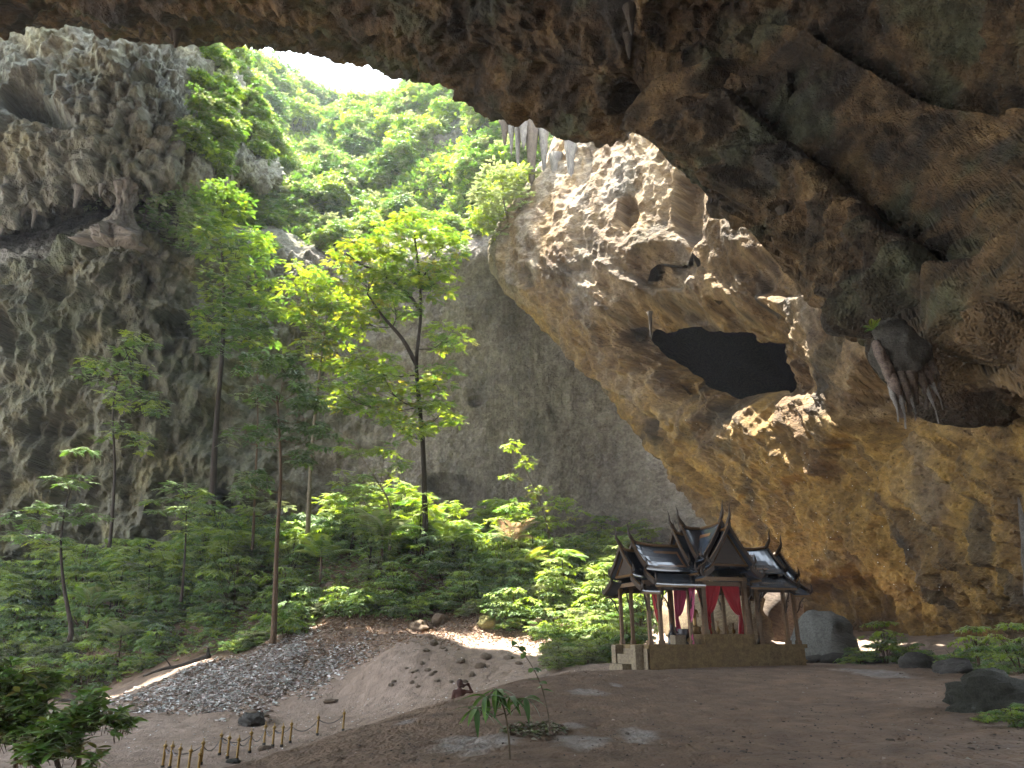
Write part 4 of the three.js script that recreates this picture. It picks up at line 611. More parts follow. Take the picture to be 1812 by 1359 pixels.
// fern palms
function palm(base, h, n, s, label, palette, seed) {
  reseed(seed); const g = thing('fern_palm', label, 'palm', base), items = [];
  part(g, 'trunk', limb([[0, -0.4, 0], [0.08, h * 0.5, 0], [0, h, 0]], [0.09 * s, 0.07 * s, 0.06 * s], 7, 4, 0.1), BARK_BROWN);
  for (let k = 0; k < n; k++) { E.set(0, k * 2.399 + rr(-0.2, 0.2), rr(0.1, 0.75), 'YXZ'); Q.setFromEuler(E); const sc = s * rr(0.85, 1.15); items.push({ m: new THREE.Matrix4().compose(new THREE.Vector3(0, h, 0), Q, new THREE.Vector3(sc, sc, sc)), c: leafColour(palette) }); }
  leaves(g, items, FROND, leafMat, 'fronds'); return g;
}
palm(onGround([-10.04, 11.42, -57.00]), 3.4, 13, 1.6, 'large blue green fern palm left of the tall trunk', [[SILVER, 0.6], [GREEN, 0.4]], 71);
palm(onGround([-4.58, 10.57, -57.00]), 2.4, 12, 1.3, 'arching sunlit fern palm right of the tall trunk', [[LIME, 0.6], [GREEN, 0.4]], 72);
palm(onGround([-0.04, 10.36, -57.00]), 3.0, 11, 1.2, 'pinkish withered fern palm beside the two tuft sapling', [[DRY, 0.6], [SILVER, 0.4]], 73);
palm(onGround([0.50, 9.34, -55.00]), 1.6, 10, 1.2, 'low bright fern palm with upright golden frond before the back wall', [[LIME, 0.6], [YELLOW, 0.4]], 74);
palm(onGround([-14.86, 11.54, -58.00]), 2.2, 11, 1.4, 'sunlit fern palm arching at the foot of the lime green tree', [[LIME, 0.5], [GREEN, 0.5]], 75);
palm(onGround([-32.14, 11.75, -58.00]), 3.6, 11, 1.1, 'thin shaded fern palm against the dark lower cliff at the left', [[SILVER, 0.5], [GREEN, 0.5]], 76);
palm(onGround([-28.39, 9.84, -56.00]), 2.2, 11, 1.1, 'pale shaded fern palm inside the left thicket', [[SILVER, 0.6], [GREEN, 0.4]], 77);

// ---------- the pavilion ----------
const M = {
  plaster: new THREE.MeshStandardMaterial({ color: col(0.27, 0.19, 0.09), map: rockTone, bumpMap: rockBump, bumpScale: 0.02, roughness: 0.9 }),
  pale: new THREE.MeshStandardMaterial({ color: col(0.36, 0.30, 0.21), map: rockTone, bumpMap: rockBump, bumpScale: 0.015, roughness: 0.85 }),
  wood: new THREE.MeshStandardMaterial({ color: col(0.26, 0.165, 0.09), map: woodTone, roughness: 0.6 }),
  woodDark: new THREE.MeshStandardMaterial({ color: col(0.075, 0.05, 0.035), map: woodTone, roughness: 0.55 }),
  gilt: new THREE.MeshStandardMaterial({ color: col(0.28, 0.16, 0.06), map: woodTone, roughness: 0.45, metalness: 0.2 }),
  tile: new THREE.MeshPhysicalMaterial({ color: col(0.055, 0.07, 0.095), roughness: 0.25, clearcoat: 1, clearcoatRoughness: 0.1, bumpMap: dataTex(256, (u, v) => { const r = (v * 16) % 1, c = (u * 12 + (Math.floor(v * 16) % 2) * 0.5) % 1, k = 0.3 + 0.5 * r + 0.2 * (c < 0.06 || c > 0.94 ? 0 : 1); return [k, k, k]; }, false, 1, false), bumpScale: 0.012 }),
  band: new THREE.MeshPhysicalMaterial({ color: col(0.26, 0.13, 0.055), roughness: 0.35, clearcoat: 0.5, clearcoatRoughness: 0.2 }),
  red: new THREE.MeshPhysicalMaterial({ color: col(0.62, 0.035, 0.055), roughness: 1, transmission: 0.5, thickness: 0, side: THREE.DoubleSide }),
  pink: new THREE.MeshPhysicalMaterial({ color: col(0.60, 0.10, 0.24), roughness: 1, transmission: 0.5, thickness: 0, side: THREE.DoubleSide }),
  bronze: new THREE.MeshStandardMaterial({ color: col(0.20, 0.13, 0.05), roughness: 0.4, metalness: 0.7 }),
  dark: new THREE.MeshStandardMaterial({ color: col(0.05, 0.045, 0.05), roughness: 0.4 }),
};
function boxUV(g, s = 1) { const p = g.attributes.position, n = g.attributes.normal, uv = new Float32Array(p.count * 2); for (let i = 0; i < p.count; i++) { const ax = Math.abs(n.getX(i)), ay = Math.abs(n.getY(i)), az = Math.abs(n.getZ(i)); uv[i * 2] = (ax > ay && ax > az ? p.getZ(i) : p.getX(i)) * s; uv[i * 2 + 1] = (ay > ax && ay > az ? p.getZ(i) : p.getY(i)) * s; } g.setAttribute('uv', new THREE.BufferAttribute(uv, 2)); return g; }
function bx(x0, x1, y0, y1, z0, z1, s = 1) { const g = new THREE.BoxGeometry(x1 - x0, y1 - y0, z1 - z0); g.translate((x0 + x1) / 2, (y0 + y1) / 2, (z0 + z1) / 2); return boxUV(g, s); }
const PAV = [7.75, 3.40, -30.25], pavilion = thing('pavilion', 'ornate open Thai style pavilion with dark tiled tiered gables on a raised plaster base', 'pavilion', PAV, 0.314);
{
  const g = pavilion, H = 1.02;
  const base = part(g, 'base', bx(-3.35, 3.35, 0.12, H - 0.14, -1.3, 1.3, 0.5), M.plaster);
  part(base, 'plinth', bx(-3.45, 3.45, -0.6, 0.12, -1.4, 1.4, 0.5), M.plaster);
  part(base, 'coping', bx(-3.43, 3.43, H - 0.14, H, -1.38, 1.38, 0.5), M.plaster);
  part(base, 'moulding', mergeGeometries([bx(-3.39, 3.39, 0.4, 0.46, 1.3, 1.345, 0.5)]), M.plaster);
  const dais = part(g, 'dais', bx(-1.08, 1.05, H, H + 0.3, -1.36, 1.36, 0.5), M.plaster);
  part(dais, 'dais_coping', bx(-1.13, 1.10, H + 0.3, H + 0.36, -1.41, 1.41, 0.5), M.plaster);
  // stair at the left end
  const st = part(g, 'stair', bx(-3.72, -3.45, -0.5, 0.68, -0.62, 0.62, 0.5), M.pale);
  part(st, 'step', bx(-4.1, -3.723, -0.5, 0.34, -0.55, 0.55, 0.5), M.pale);
  for (const z of [-1.0, 0.64]) part(st, 'cheek_wall', bx(-3.78, -3.453, -0.5, H - 0.02, z, z + 0.36, 0.5), M.pale);
  part(st, 'end_facing', bx(-3.45, -3.43 + 0.002, 0.122, H - 0.142, -1.28, 1.28, 0.5), M.pale);
  // posts, each with a foot block, and curved eave brackets
  const Y0 = H, Y1 = H + 2.12;
  const postGeo = mergeGeometries([bx(-0.06, 0.06, 0, Y1 - Y0, -0.06, 0.06), bx(-0.09, 0.09, 0, 0.14, -0.09, 0.09), bx(-0.085, 0.085, Y1 - Y0 - 0.12, Y1 - Y0, -0.085, 0.085)]);
  const fat = mergeGeometries([bx(-0.085, 0.085, 0, 1.95, -0.085, 0.085), bx(-0.12, 0.12, 0, 0.16, -0.12, 0.12), bx(-0.12, 0.12, 1.8, 1.95, -0.12, 0.12)]);
  const bracket = (sx, sz) => mergeGeometries([limb([[0, -0.95, 0], [sx * 0.12, -0.72, sz * 0.12], [sx * 0.16, -0.5, sz * 0.16], [sx * 0.34, -0.2, sz * 0.34], [sx * 0.4, 0.0, sz * 0.4]], [0.012, 0.03, 0.035, 0.025, 0.012], 5, 4), limb([[sx * 0.14, -0.6, sz * 0.14], [sx * 0.2, -0.66, sz * 0.2], [sx * 0.24, -0.5, sz * 0.24]], [0.02, 0.016, 0.006], 5, 3), limb([[sx * 0.22, -0.4, sz * 0.22], [sx * 0.3, -0.46, sz * 0.3], [sx * 0.33, -0.3, sz * 0.33]], [0.018, 0.015, 0.006], 5, 3)]);
  for (const X of [-3.22, -2.75, -1.5, 1.5, 2.75, 3.22]) for (const Z of [-1.15, 1.15]) {
    const p = part(g, 'post', postGeo, M.wood); p.position.set(X, Y0, Z);
    const s = Math.sign(Z), b = part(p, 'bracket', bracket(Math.abs(X) > 3 ? Math.sign(X) : 0, s), M.woodDark); b.position.set(0, Y1 - Y0 - 0.1, 0);
  }
  for (const X of [-0.92, 0.92]) for (const Z of [-1.22, 1.22]) { const p = part(g, 'pillar', fat, M.wood); p.position.set(X, H + 0.36, Z); const b = part(p, 'bracket', bracket(Math.sign(X) * 0.8, Math.sign(Z) * 0.5), M.woodDark); b.position.set(0, 1.75, 0); }
  for (const s of [-1, 1]) {
    part(g, 'beam', bx(-3.4, 3.4, Y1, Y1 + 0.14, s * 1.15 - 0.07, s * 1.15 + 0.07), M.wood);
    part(g, 'end_beam', bx(s * 3.22 - 0.07, s * 3.22 + 0.07, Y1 + 0.002, Y1 + 0.138, -1.08, 1.08), M.wood);
    part(g, 'porch_beam', bx(-1.05, 1.05, H + 2.31, H + 2.45, s * 1.22 - 0.08, s * 1.22 + 0.08), M.gilt);
  }
  part(g, 'ceiling_panel', bx(-3.1, 3.1, Y1 + 0.145, Y1 + 0.175, -1.05, 1.05), M.wood);
  // one gabled tier: ridge along +x from a0 to a1, gable at a1, turned by `turn` about y
  const place = (geo, turn) => { geo.rotateY(turn); return geo; };
  function slab(a0, a1, prof, thick, side, upturn, inset = 0) {  // curved roof slope; prof: [half width, height] from ridge to eave
    const n = 10, m = prof.length - 1, pos = [], uv = [], idx = [], ring = (m + 1) * 2;
    for (let i = 0; i <= n; i++) {
      const f = i / n, a = mix(a0, a1, f), up = upturn * Math.pow(f, 5);
      for (let k = 0; k <= m; k++) { const [w, h] = prof[k], u2 = up * (1 - k / m * 0.6); pos.push(a, h + u2, side * w, a, h + u2 - thick, side * w); uv.push(a, k / m * 1.2, a, k / m * 1.2); }
    }
    for (let i = 0; i < n; i++) for (let k = 0; k < m; k++) {
      const o = i * ring + k * 2, q = o + ring, f = (A, B, C, D) => (side > 0 ? idx.push(A, B, C, B, D, C) : idx.push(A, C, B, B, C, D));
      f(o, o + 2, q, q + 2); f(o + 3, o + 1, q + 3, q + 1);
    }
    for (let i = 0; i < n; i++) for (const k of [0, m]) { const o = i * ring + k * 2, q = o + ring; idx.push(o, q, o + 1, q, q + 1, o + 1); }
    for (const i of [0, n]) for (let k = 0; k < m; k++) { const o = i * ring + k * 2; idx.push(o, o + 1, o + 2, o + 2, o + 1, o + 3); }
    const geo = new THREE.BufferGeometry(); geo.setAttribute('position', new THREE.Float32BufferAttribute(pos, 3)); geo.setAttribute('uv', new THREE.Float32BufferAttribute(uv, 2)); geo.setIndex(idx); const flat = geo.toNonIndexed(); flat.computeVertexNormals(); return flat;
  }
  const curve = (w0, y0, w1, y1, sag, n = 5) => [...Array(n + 1).keys()].map((k) => { const t = k / n; return [mix(w0, w1, t), mix(y0, y1, t) - sag * Math.sin(Math.PI * t)]; });
  const at2 = (prof, t) => { const f = t * (prof.length - 1), k = Math.min(prof.length - 2, Math.floor(f)); return [mix(prof[k][0], prof[k + 1][0], f - k), mix(prof[k][1], prof[k + 1][1], f - k)]; };
  function tier(a0, a1, turn, { yr, ye, hw, sk, skw, sky, gable = true, up = 0.16, lit = false }) {
    const prof = curve(0, yr, hw, ye, 0.07), skirt = sk ? curve(hw - 0.12, ye - 0.14, skw, sky, 0.03, 3) : null;
    for (const s of [-1, 1]) {
      const sl = part(g, 'roof_slope', place(slab(a0, a1, prof, 0.05, s, up), turn), M.tile);
      // framing bands of lighter tile, a little proud of the slope
      const L = a1 - a0, bands = [];
      const lift = (p, d) => p.map(([w, h]) => [w, h + d]);
      for (const [t0, t1] of [[0.16, 0.24], [0.74, 0.82]]) bands.push(slab(a0 + L * 0.12, a1 - L * 0.14, lift(curve(...at2(prof, t0), ...at2(prof, t1), 0, 1), 0.012), 0.02, s, 0));
      for (const f of [0.12, 0.8]) bands.push(slab(a0 + L * f, a0 + L * f + 0.09, lift([0.24, 0.4, 0.57, 0.74].map((t) => at2(prof, t)), 0.012), 0.02, s, 0));
      if (L > 1.2) bands.forEach((b) => part(sl, 'tile_band', place(b, turn), M.band));
      if (skirt) { const k = part(g, 'eave_skirt', place(slab(a0, a1, skirt, 0.05, s, up * 0.5), turn), M.tile); part(k, 'fascia', place(bx(a0, a1 - 0.01, sky - 0.12, sky - 0.052, s > 0 ? skw - 0.05 : -skw, s > 0 ? skw : -skw + 0.05), turn), M.gilt); }
      if (gable) {
        // bargeboard with its row of fins, ending in a small upturned finial
        const full = skirt ? [prof, skirt] : [prof], gl = [];
        for (const [pi, pr] of full.entries()) {
          const n = 9, pts = [...Array(n + 1).keys()].map((k) => at2(pr, k / n)), pos = [], idx = [];
          for (const [w, h] of pts) { const e = pi ? up * 0.5 : up; for (const [da, dh] of [[-0.03, 0.09], [0.06, 0.09], [0.06, -0.1], [-0.03, -0.1]]) pos.push(a1 + da, h + dh + e * 0.8, s * w); }
          for (let k = 0; k < n; k++) for (let q = 0; q < 4; q++) { const o = k * 4 + q, o2 = k * 4 + (q + 1) % 4; idx.push(o, o2, o + 4, o2, o2 + 4, o + 4); }
          idx.push(0, 1, 2, 0, 2, 3); const z = n * 4; idx.push(z, z + 2, z + 1, z, z + 3, z + 2);
          const geo = new THREE.BufferGeometry(); geo.setAttribute('position', new THREE.Float32BufferAttribute(pos, 3)); geo.setIndex(idx); const fl = geo.toNonIndexed(); fl.computeVertexNormals(); fl.setAttribute('uv', new THREE.Float32BufferAttribute(new Float32Array(fl.attributes.position.count * 2), 2));
          part(g, 'bargeboard', place(fl, turn), M.woodDark);
          const teeth = []; const nt = pi ? 5 : 12;
          for (let k = 0; k < nt; k++) { const [w, h] = at2(pr, (k + 0.6) / nt), c = new THREE.ConeGeometry(0.035, 0.15, 4); c.rotateZ(-0.5); c.translate(a1 + 0.05, h + 0.13 + (pi ? up * 0.4 : up * 0.8), s * w); teeth.push(c); }
          const tm = part(g, 'bargeboard_fins', place(mergeGeometries(teeth), turn), M.gilt); tm.userData.kind = 'stuff';
          const [we, he] = pr.at(-1), e = (pi ? up * 0.4 : up * 0.8);
          part(g, 'corner_finial', place(limb([[a1 + 0.02, he + e - 0.05, s * (we - 0.02)], [a1 + 0.03, he + e + 0.03, s * (we + 0.1)], [a1 + 0.03, he + e + 0.16, s * (we + 0.12)], [a1 + 0.03, he + e + 0.36, s * (we + 0.06)]], [0.05, 0.05, 0.035, 0.006], 6, 4), turn), M.woodDark);
        }
      }
    }
    const n = 12, rp = [...Array(n + 1).keys()].map((k) => { const f = k / n; return [mix(a0, a1, f), yr + 0.05 + up * Math.pow(f, 5), 0]; });
    part(g, 'ridge', place(limb(rp, [0.06, 0.06], 6, 1), turn), M.gilt);
    if (gable) {
      const t = new THREE.Shape(); t.moveTo(0, yr - 0.1); t.lineTo(hw * 0.92, ye); t.lineTo(-hw * 0.92, ye); t.closePath();
      const ge = new THREE.ExtrudeGeometry(t, { depth: 0.06, bevelEnabled: false }); ge.rotateY(Math.PI / 2); ge.translate(a1 - 0.22, 0, 0); part(g, 'gable_board', place(ge, turn), M.woodDark);
      const ib = mergeGeometries([limb([[a1 - 0.13, yr - 0.16, 0], [a1 - 0.13, ye + 0.06, hw * 0.8]], [0.035, 0.035], 4, 1), limb([[a1 - 0.13, yr - 0.16, 0], [a1 - 0.13, ye + 0.06, -hw * 0.8]], [0.035, 0.035], 4, 1), limb([[a1 - 0.13, ye + 0.06, -hw * 0.84], [a1 - 0.13, ye + 0.06, hw * 0.84]], [0.04, 0.04], 4, 1)]);
      part(g, 'gable_frame', place(ib, turn), M.gilt);
      part(g, 'roof_horn', place(limb([[a1 - 0.12, yr + up * 0.75, 0], [a1 + 0.08, yr + up + 0.2, 0], [a1 + 0.17, yr + up + 0.38, 0], [a1 + 0.17, yr + up + 0.58, 0], [a1 + 0.23, yr + up + 0.8, 0]], [0.07, 0.075, 0.045, 0.03, 0.006], 7, 5), turn), M.woodDark);
      part(g, 'roof_beak', place(limb([[a1 + 0.1, yr + up + 0.28, 0], [a1 + 0.24, yr + up + 0.3, 0]], [0.03, 0.008], 5, 2), turn), M.woodDark);
    }
  }
  const B = H;
  for (const turn of [0, Math.PI]) {
    tier(1.0, 3.12, turn, { yr: B + 3.66, ye: B + 2.68, hw: 0.98, sk: 1, skw: 1.62, sky: B + 2.12, up: 0.14 });
    tier(2.95, 3.68, turn, { yr: B + 3.42, ye: B + 2.44, hw: 0.96, sk: 1, skw: 1.60, sky: B + 1.86, up: 0.2 });
    tier(0, 0.85, turn, { yr: B + 4.42, ye: B + 3.05, hw: 0.92, up: 0.14 });
    tier(0.6, 1.25, turn, { yr: B + 4.16, ye: B + 2.86, hw: 0.96, up: 0.18 });
  }
  for (const turn of [-Math.PI / 2, Math.PI / 2]) {
    tier(0, 1.5, turn, { yr: B + 4.425, ye: B + 3.05, hw: 0.92, sk: 1, skw: 1.22, sky: B + 2.62, up: 0.14 });
    tier(1.3, 1.95, turn, { yr: B + 4.165, ye: B + 2.80, hw: 0.94, sk: 1, skw: 1.25, sky: B + 2.38, up: 0.2 });
  }
  // wooden valance boards under the eaves
  for (const s of [-1, 1]) for (const X of [-2.2, 2.2]) part(g, 'valance', bx(X - 0.95, X + 0.95, Y1 - 0.2, Y1, s * 1.15 - 0.02, s * 1.15 + 0.02), M.woodDark);
}
// curtains tied back to the posts: the cloth runs from the lintel to the post and then hangs down it
function curtainGeo(w, h, dir, seed) {
  const nx = 14, ny = 26, pos = [], idx = []; reseed(seed); const ph = rr(0, 6);
  for (let j = 0; j <= ny; j++) for (let i = 0; i <= nx; i++) {
    const t = j / ny, f = i / nx, ww = t < 0.64 ? mix(0.14, w, Math.pow(1 - t / 0.64, 0.5)) : mix(0.14, 0.24, (t - 0.64) / 0.36), scallop = t === 0 ? -0.1 * Math.abs(Math.sin(f * Math.PI * 2)) : 0;
    pos.push(dir * f * ww, h * (1 - t) + scallop, 0.035 * Math.sin(f * 26 + ph + t * 2) * (0.5 + t));
    if (i < nx && j < ny) { const o = j * (nx + 1) + i; idx.push(o, o + nx + 1, o + 1, o + 1, o + nx + 1, o + nx + 2); }
  }
  return geoOf(pos, idx);
}
const toWorld = (p) => { const c = Math.cos(0.314), s = Math.sin(0.314); return [PAV[0] + p[0] * c + p[2] * s, PAV[1] + p[1], PAV[2] - p[0] * s + p[2] * c]; };
for (const [x, z, dir, mat, turn, label, sd, w] of [
  [-0.82, 1.1, 1, M.red, 0, 'red curtain tied to the left pillar of the front opening', 1, 0.86], [0.82, 1.1, -1, M.red, 0, 'red curtain tied to the right pillar of the front opening', 2, 0.86],
  [-0.82, -1.1, 1, M.pink, 0, 'pink curtain at the far left pillar, seen through the pavilion', 3, 0.7], [0.82, -1.1, -1, M.red, 0, 'red curtain at the far right pillar, seen through the pavilion', 4, 0.6],
  [-1.5, 1.02, -1, M.pink, Math.PI / 2, 'pink curtain hanging across the left wing near the front', 5, 0.7], [-1.5, -1.02, 1, M.red, Math.PI / 2, 'pale red curtain hanging across the left wing near the back', 6, 0.7]]) {
  const lo = Math.abs(x) > 1 ? 1.03 : 1.39, c = solo('curtain', curtainGeo(w, lo > 1.2 ? 1.9 : 2.08, dir, sd), mat, label, 'curtain'); c.position.set(...toWorld([x, lo, z])); c.rotation.y = 0.314 + turn;
}
// things on the pavilion floor
{
  const lathe = (pts, n = 14) => new THREE.LatheGeometry(pts.map(([r, y]) => new THREE.Vector2(r, y)), n);
  const s = thing('statue', 'dark bronze standing statue on a tiered pedestal in the pavilion centre', 'statue', toWorld([-0.55, 1.38, -0.1]), 0.314);
  part(s, 'pedestal', lathe([[0, 0], [0.28, 0], [0.28, 0.08], [0.2, 0.12], [0.22, 0.26], [0.16, 0.3], [0, 0.3]]), M.bronze);
  const body = mergeGeometries([limb([[0, 0.3, 0], [0, 0.62, 0], [0, 0.84, 0.01], [0, 0.98, 0]], [0.085, 0.075, 0.105, 0.04], 10, 4), limb([[-0.1, 0.93, 0], [-0.15, 0.76, 0.02], [-0.1, 0.62, 0.07]], [0.035, 0.03, 0.022], 7, 3), limb([[0.1, 0.93, 0], [0.16, 0.76, 0.02], [0.1, 0.64, 0.08]], [0.035, 0.03, 0.022], 7, 3), new THREE.SphereGeometry(0.068, 14, 12).scale(0.9, 1.15, 1).translate(0, 1.06, 0.005).toNonIndexed()].map((q) => { const r = q.index ? q.toNonIndexed() : q; r.deleteAttribute('uv'); return r; }));
  part(s, 'figure', body, M.bronze); part(s, 'crown_spire', lathe([[0, 1.3], [0.012, 1.22], [0.03, 1.16], [0.045, 1.12], [0, 1.1]], 10), M.bronze);
  const u = thing('incense_urn', 'dark footed incense urn with curled handles at the left of the dais', 'urn', toWorld([-1.35, 1.02, 0.35]), 0.5);
  part(u, 'bowl', lathe([[0, 0.16], [0.1, 0.18], [0.24, 0.3], [0.27, 0.42], [0.22, 0.5], [0.25, 0.55], [0.21, 0.53], [0, 0.45]]), M.dark); part(u, 'foot', lathe([[0, 0], [0.2, 0], [0.16, 0.06], [0.08, 0.12], [0.1, 0.18], [0, 0.18]]), M.dark);
  for (const k of [-1, 1]) part(u, 'handle', limb([[k * 0.24, 0.4, 0], [k * 0.36, 0.46, 0], [k * 0.36, 0.62, 0], [k * 0.26, 0.6, 0]], [0.025, 0.025, 0.02, 0.015], 6, 4), M.dark);
  const f = thing('guardian_figure', 'small dark seated guardian figure on the floor beside the urn', 'statue', toWorld([-1.7, 1.02, 0.05]), 0.4);
  part(f, 'figure', mergeGeometries([limb([[0, 0, 0], [0, 0.22, 0], [0, 0.4, 0.02], [0, 0.5, 0.02]], [0.17, 0.13, 0.11, 0.05], 9, 4), limb([[-0.1, 0.4, 0], [-0.18, 0.25, 0.08], [-0.06, 0.18, 0.14]], [0.04, 0.035, 0.03], 6, 3), limb([[0.1, 0.4, 0], [0.18, 0.25, 0.08], [0.06, 0.18, 0.14]], [0.04, 0.035, 0.03], 6, 3), limb([[0, 0.48, 0.02], [0, 0.6, 0.03], [0, 0.7, 0.02], [0, 0.8, 0]], [0.05, 0.075, 0.05, 0.006], 8, 3)]), M.dark);
  for (let k = 0; k < 5; k++) {
    const p = toWorld([-0.75 + k * 0.34, 1.38, 0.75 + 0.1 * (k % 2)]), v = thing('offering_vase', ['small brass vase nearest the left front pillar', 'small brass vase second from the left on the dais', 'small brass vase in the middle of the dais row', 'small brass vase second from the right on the dais', 'small brass vase nearest the right front pillar'][k], 'vase', p, k, 'brass vases on the dais'), sc = 0.8 + 0.2 * (k % 3);
    part(v, 'body', lathe([[0, 0], [0.06, 0], [0.04, 0.03], [0.075, 0.1], [0.06, 0.16], [0.03, 0.2], [0.045, 0.24]].map(([r, y]) => [r * sc, y * sc])), M.bronze); part(v, 'buds', mergeGeometries([-1, 0, 1].map((q) => limb([[0, 0.2 * sc, 0], [q * 0.03, 0.32 * sc, 0], [q * 0.06, 0.4 * sc, 0]], [0.006, 0.012, 0.022], 5, 2))), M.gilt);
  }
  const st = solo('plinth_box', bx(-0.22, 0.22, 0, 0.33, -0.2, 0.2), M.pale, 'pale square plinth at the foot of the left curtain', 'plinth'); st.position.set(...toWorld([-1.85, 1.022, 0.75])); st.rotation.y = 0.314;
}

// ---------- rocks, stalactites and other things ----------
const stoneMat = (r, g, b, bump = 0.06) => new THREE.MeshStandardMaterial({ color: col(r, g, b), map: rockTone, bumpMap: rockBump, bumpScale: bump, roughness: 0.92 });
const ST = { grey: stoneMat(0.36, 0.37, 0.36, 0.2), tan: stoneMat(0.40, 0.31, 0.20), dark: stoneMat(0.09, 0.085, 0.08), brown: stoneMat(0.23, 0.17, 0.12), mud: stoneMat(0.33, 0.26, 0.20), flow: stoneMat(0.36, 0.29, 0.24, 0.1), mossy: stoneMat(0.08, 0.085, 0.065, 0.2) };
function rock(p, r, seed, mat, label, group, rough = 0.3, sink = 0.3, detail = 4, cat = 'rock', name = 'rock') {
  const b = footOf(p), o = solo(name, boulder(r[0], r[1], r[2], seed, rough, detail), mat, label, cat, group); o.position.set(b[0], b[1] + r[1] * (1 - 2 * sink) * 0.5, b[2]); o.rotation.y = seed; return o;
}
rock([14.73, 3.76, -36.50], [1.55, 1.5, 1.1], 2.3, ST.grey, 'large pale grey boulder right of the pavilion base', undefined, 0.22, 0.12, 5, 'boulder', 'boulder');
rock([11.78, 4.96, -46.00], [4.2, 2.2, 2.2], 5.1, ST.tan, 'sunlit tan rock slope seen through the pavilion posts', undefined, 0.25, 0.25, 5, 'boulder', 'boulder');
rock([16.15, 4.80, -47.00], [1.7, 3.0, 1.4], 7.7, ST.flow, 'white veined rock pillar seen through the right wing of the pavilion', undefined, 0.3, 0.1, 5, 'boulder', 'boulder');
rock([9.57, 3.31, -15.50], [0.85, 0.46, 0.7], 9.2, ST.mossy, 'big dark mossy rock at the right edge of the mound', undefined, 0.55, 0.3, 6, 'boulder', 'boulder');
rock([11.59, 3.78, -20.50], [0.62, 0.36, 0.5], 11.3, ST.dark, 'dark lumpy rock left of the big mossy one', undefined, 0.35, 0.3);
rock([12.48, 3.80, -24.00], [0.7, 0.36, 0.5], 12.9, ST.dark, 'low dark rock below the bushes at the right', undefined, 0.35, 0.3);
rock([12.96, 3.82, -28.00], [0.6, 0.25, 0.4], 14.1, ST.dark, 'small flat dark rock between the boulder and the bushes', undefined, 0.35, 0.25);
rock([12.27, 3.79, -29.00], [1.0, 0.3, 0.5], 15.1, ST.dark, 'long dark rock in front of the grey boulder', undefined, 0.3, 0.3);
rock([11.80, 3.75, -30.50], [0.8, 0.24, 0.5], 16.4, ST.dark, 'dark rock tucked against the right corner of the pavilion base', undefined, 0.3, 0.3);
rock([-12.92, 0.58, -39.80], [0.85, 0.42, 0.6], 17.7, ST.dark, 'craggy dark rock on the basin floor above the bollards', undefined, 0.45, 0.2, 5);
rock([-13.56, 0.86, -41.50], [0.55, 0.16, 0.3], 18.2, ST.brown, 'flat brown stone just behind the craggy dark rock');
rock([-9.83, 1.34, -43.00], [0.4, 0.14, 0.25], 19.2, ST.brown, 'small brown stone below the leaf litter slope');
rock([-4.86, 5.61, -51.50], [0.6, 0.5, 0.5], 20.5, ST.brown, 'rounded brown rock in the sunlit leaf litter, left of the others', undefined, 0.5, 0.35, 5);
rock([-6.10, 5.16, -50.00], [0.85, 0.4, 0.5], 21.1, ST.brown, 'broad brown rock at the top of the sandy bank', undefined, 0.5, 0.35, 5);
rock([-1.47, 5.41, -50.00], [0.75, 0.55, 0.6], 22.6, stoneMat(0.34, 0.31, 0.12), 'mossy yellow round rock in the sunlit leaf litter');
rock([1.66, 5.39, -49.00], [1.0, 0.4, 0.6], 23.6, ST.tan, 'low tan rock under the sunlit shrubs');
const bankRocks = [[[-4.53, 4.27, -45.00], 0.34], [[-4.92, 3.97, -44.50], 0.3], [[-4.00, 4.09, -44.60], 0.26], [[-3.74, 3.97, -44.30], 0.16], [[-5.33, 2.86, -42.00], 0.16], [[-5.16, 2.99, -42.30], 0.14], [[-6.19, 2.48, -41.20], 0.24], [[-6.26, 2.26, -40.80], 0.24], [[-5.21, 2.41, -41.00], 0.2], [[-4.83, 2.24, -40.60], 0.2], [[-4.54, 2.97, -42.20], 0.22], [[-4.25, 2.79, -41.80], 0.28], [[-4.12, 2.92, -42.00], 0.18], [[-3.92, 2.52, -41.00], 0.2], [[-3.18, 2.47, -41.00], 0.18], [[-2.41, 2.49, -40.50], 0.22], [[-2.10, 2.77, -41.00], 0.3], [[-1.47, 3.61, -44.00], 0.5], [[-1.70, 3.15, -42.00], 0.4], [[-2.85, 3.40, -43.20], 0.4], [[-0.19, 3.58, -43.00], 0.35], [[0.36, 3.37, -41.00], 0.3], [[-5.09, 2.66, -41.60], 0.12], [[-4.95, 3.23, -42.80], 0.2], [[-5.71, 3.10, -42.50], 0.15]];
reseed(55); const bankKinds = [0, 1, 2, 3].map((k) => boulder(1, 0.75, 0.85, 30 + k * 3.7, 0.42, 3));
const bankWhere = ['dark lumpy rock at the top of the sandy bank', 'dark lumpy rock scattered on the sandy bank', 'half buried stone low on the sandy bank'];
bankRocks.forEach(([p, r], i) => {
  const b = footOf(p), o = solo('bank_rock', bankKinds[i % 4], i % 3 ? ST.mud : ST.brown, i < 4 ? bankWhere[0] : r > 0.23 ? bankWhere[1] : bankWhere[2], 'rock', 'rocks on the sandy bank');
  o.position.set(b[0], b[1] + r * 0.04, b[2]); o.scale.set(r * rr(0.6, 1.05), r * rr(0.5, 0.85), r * 0.75); o.rotation.y = rr(0, 6);
});
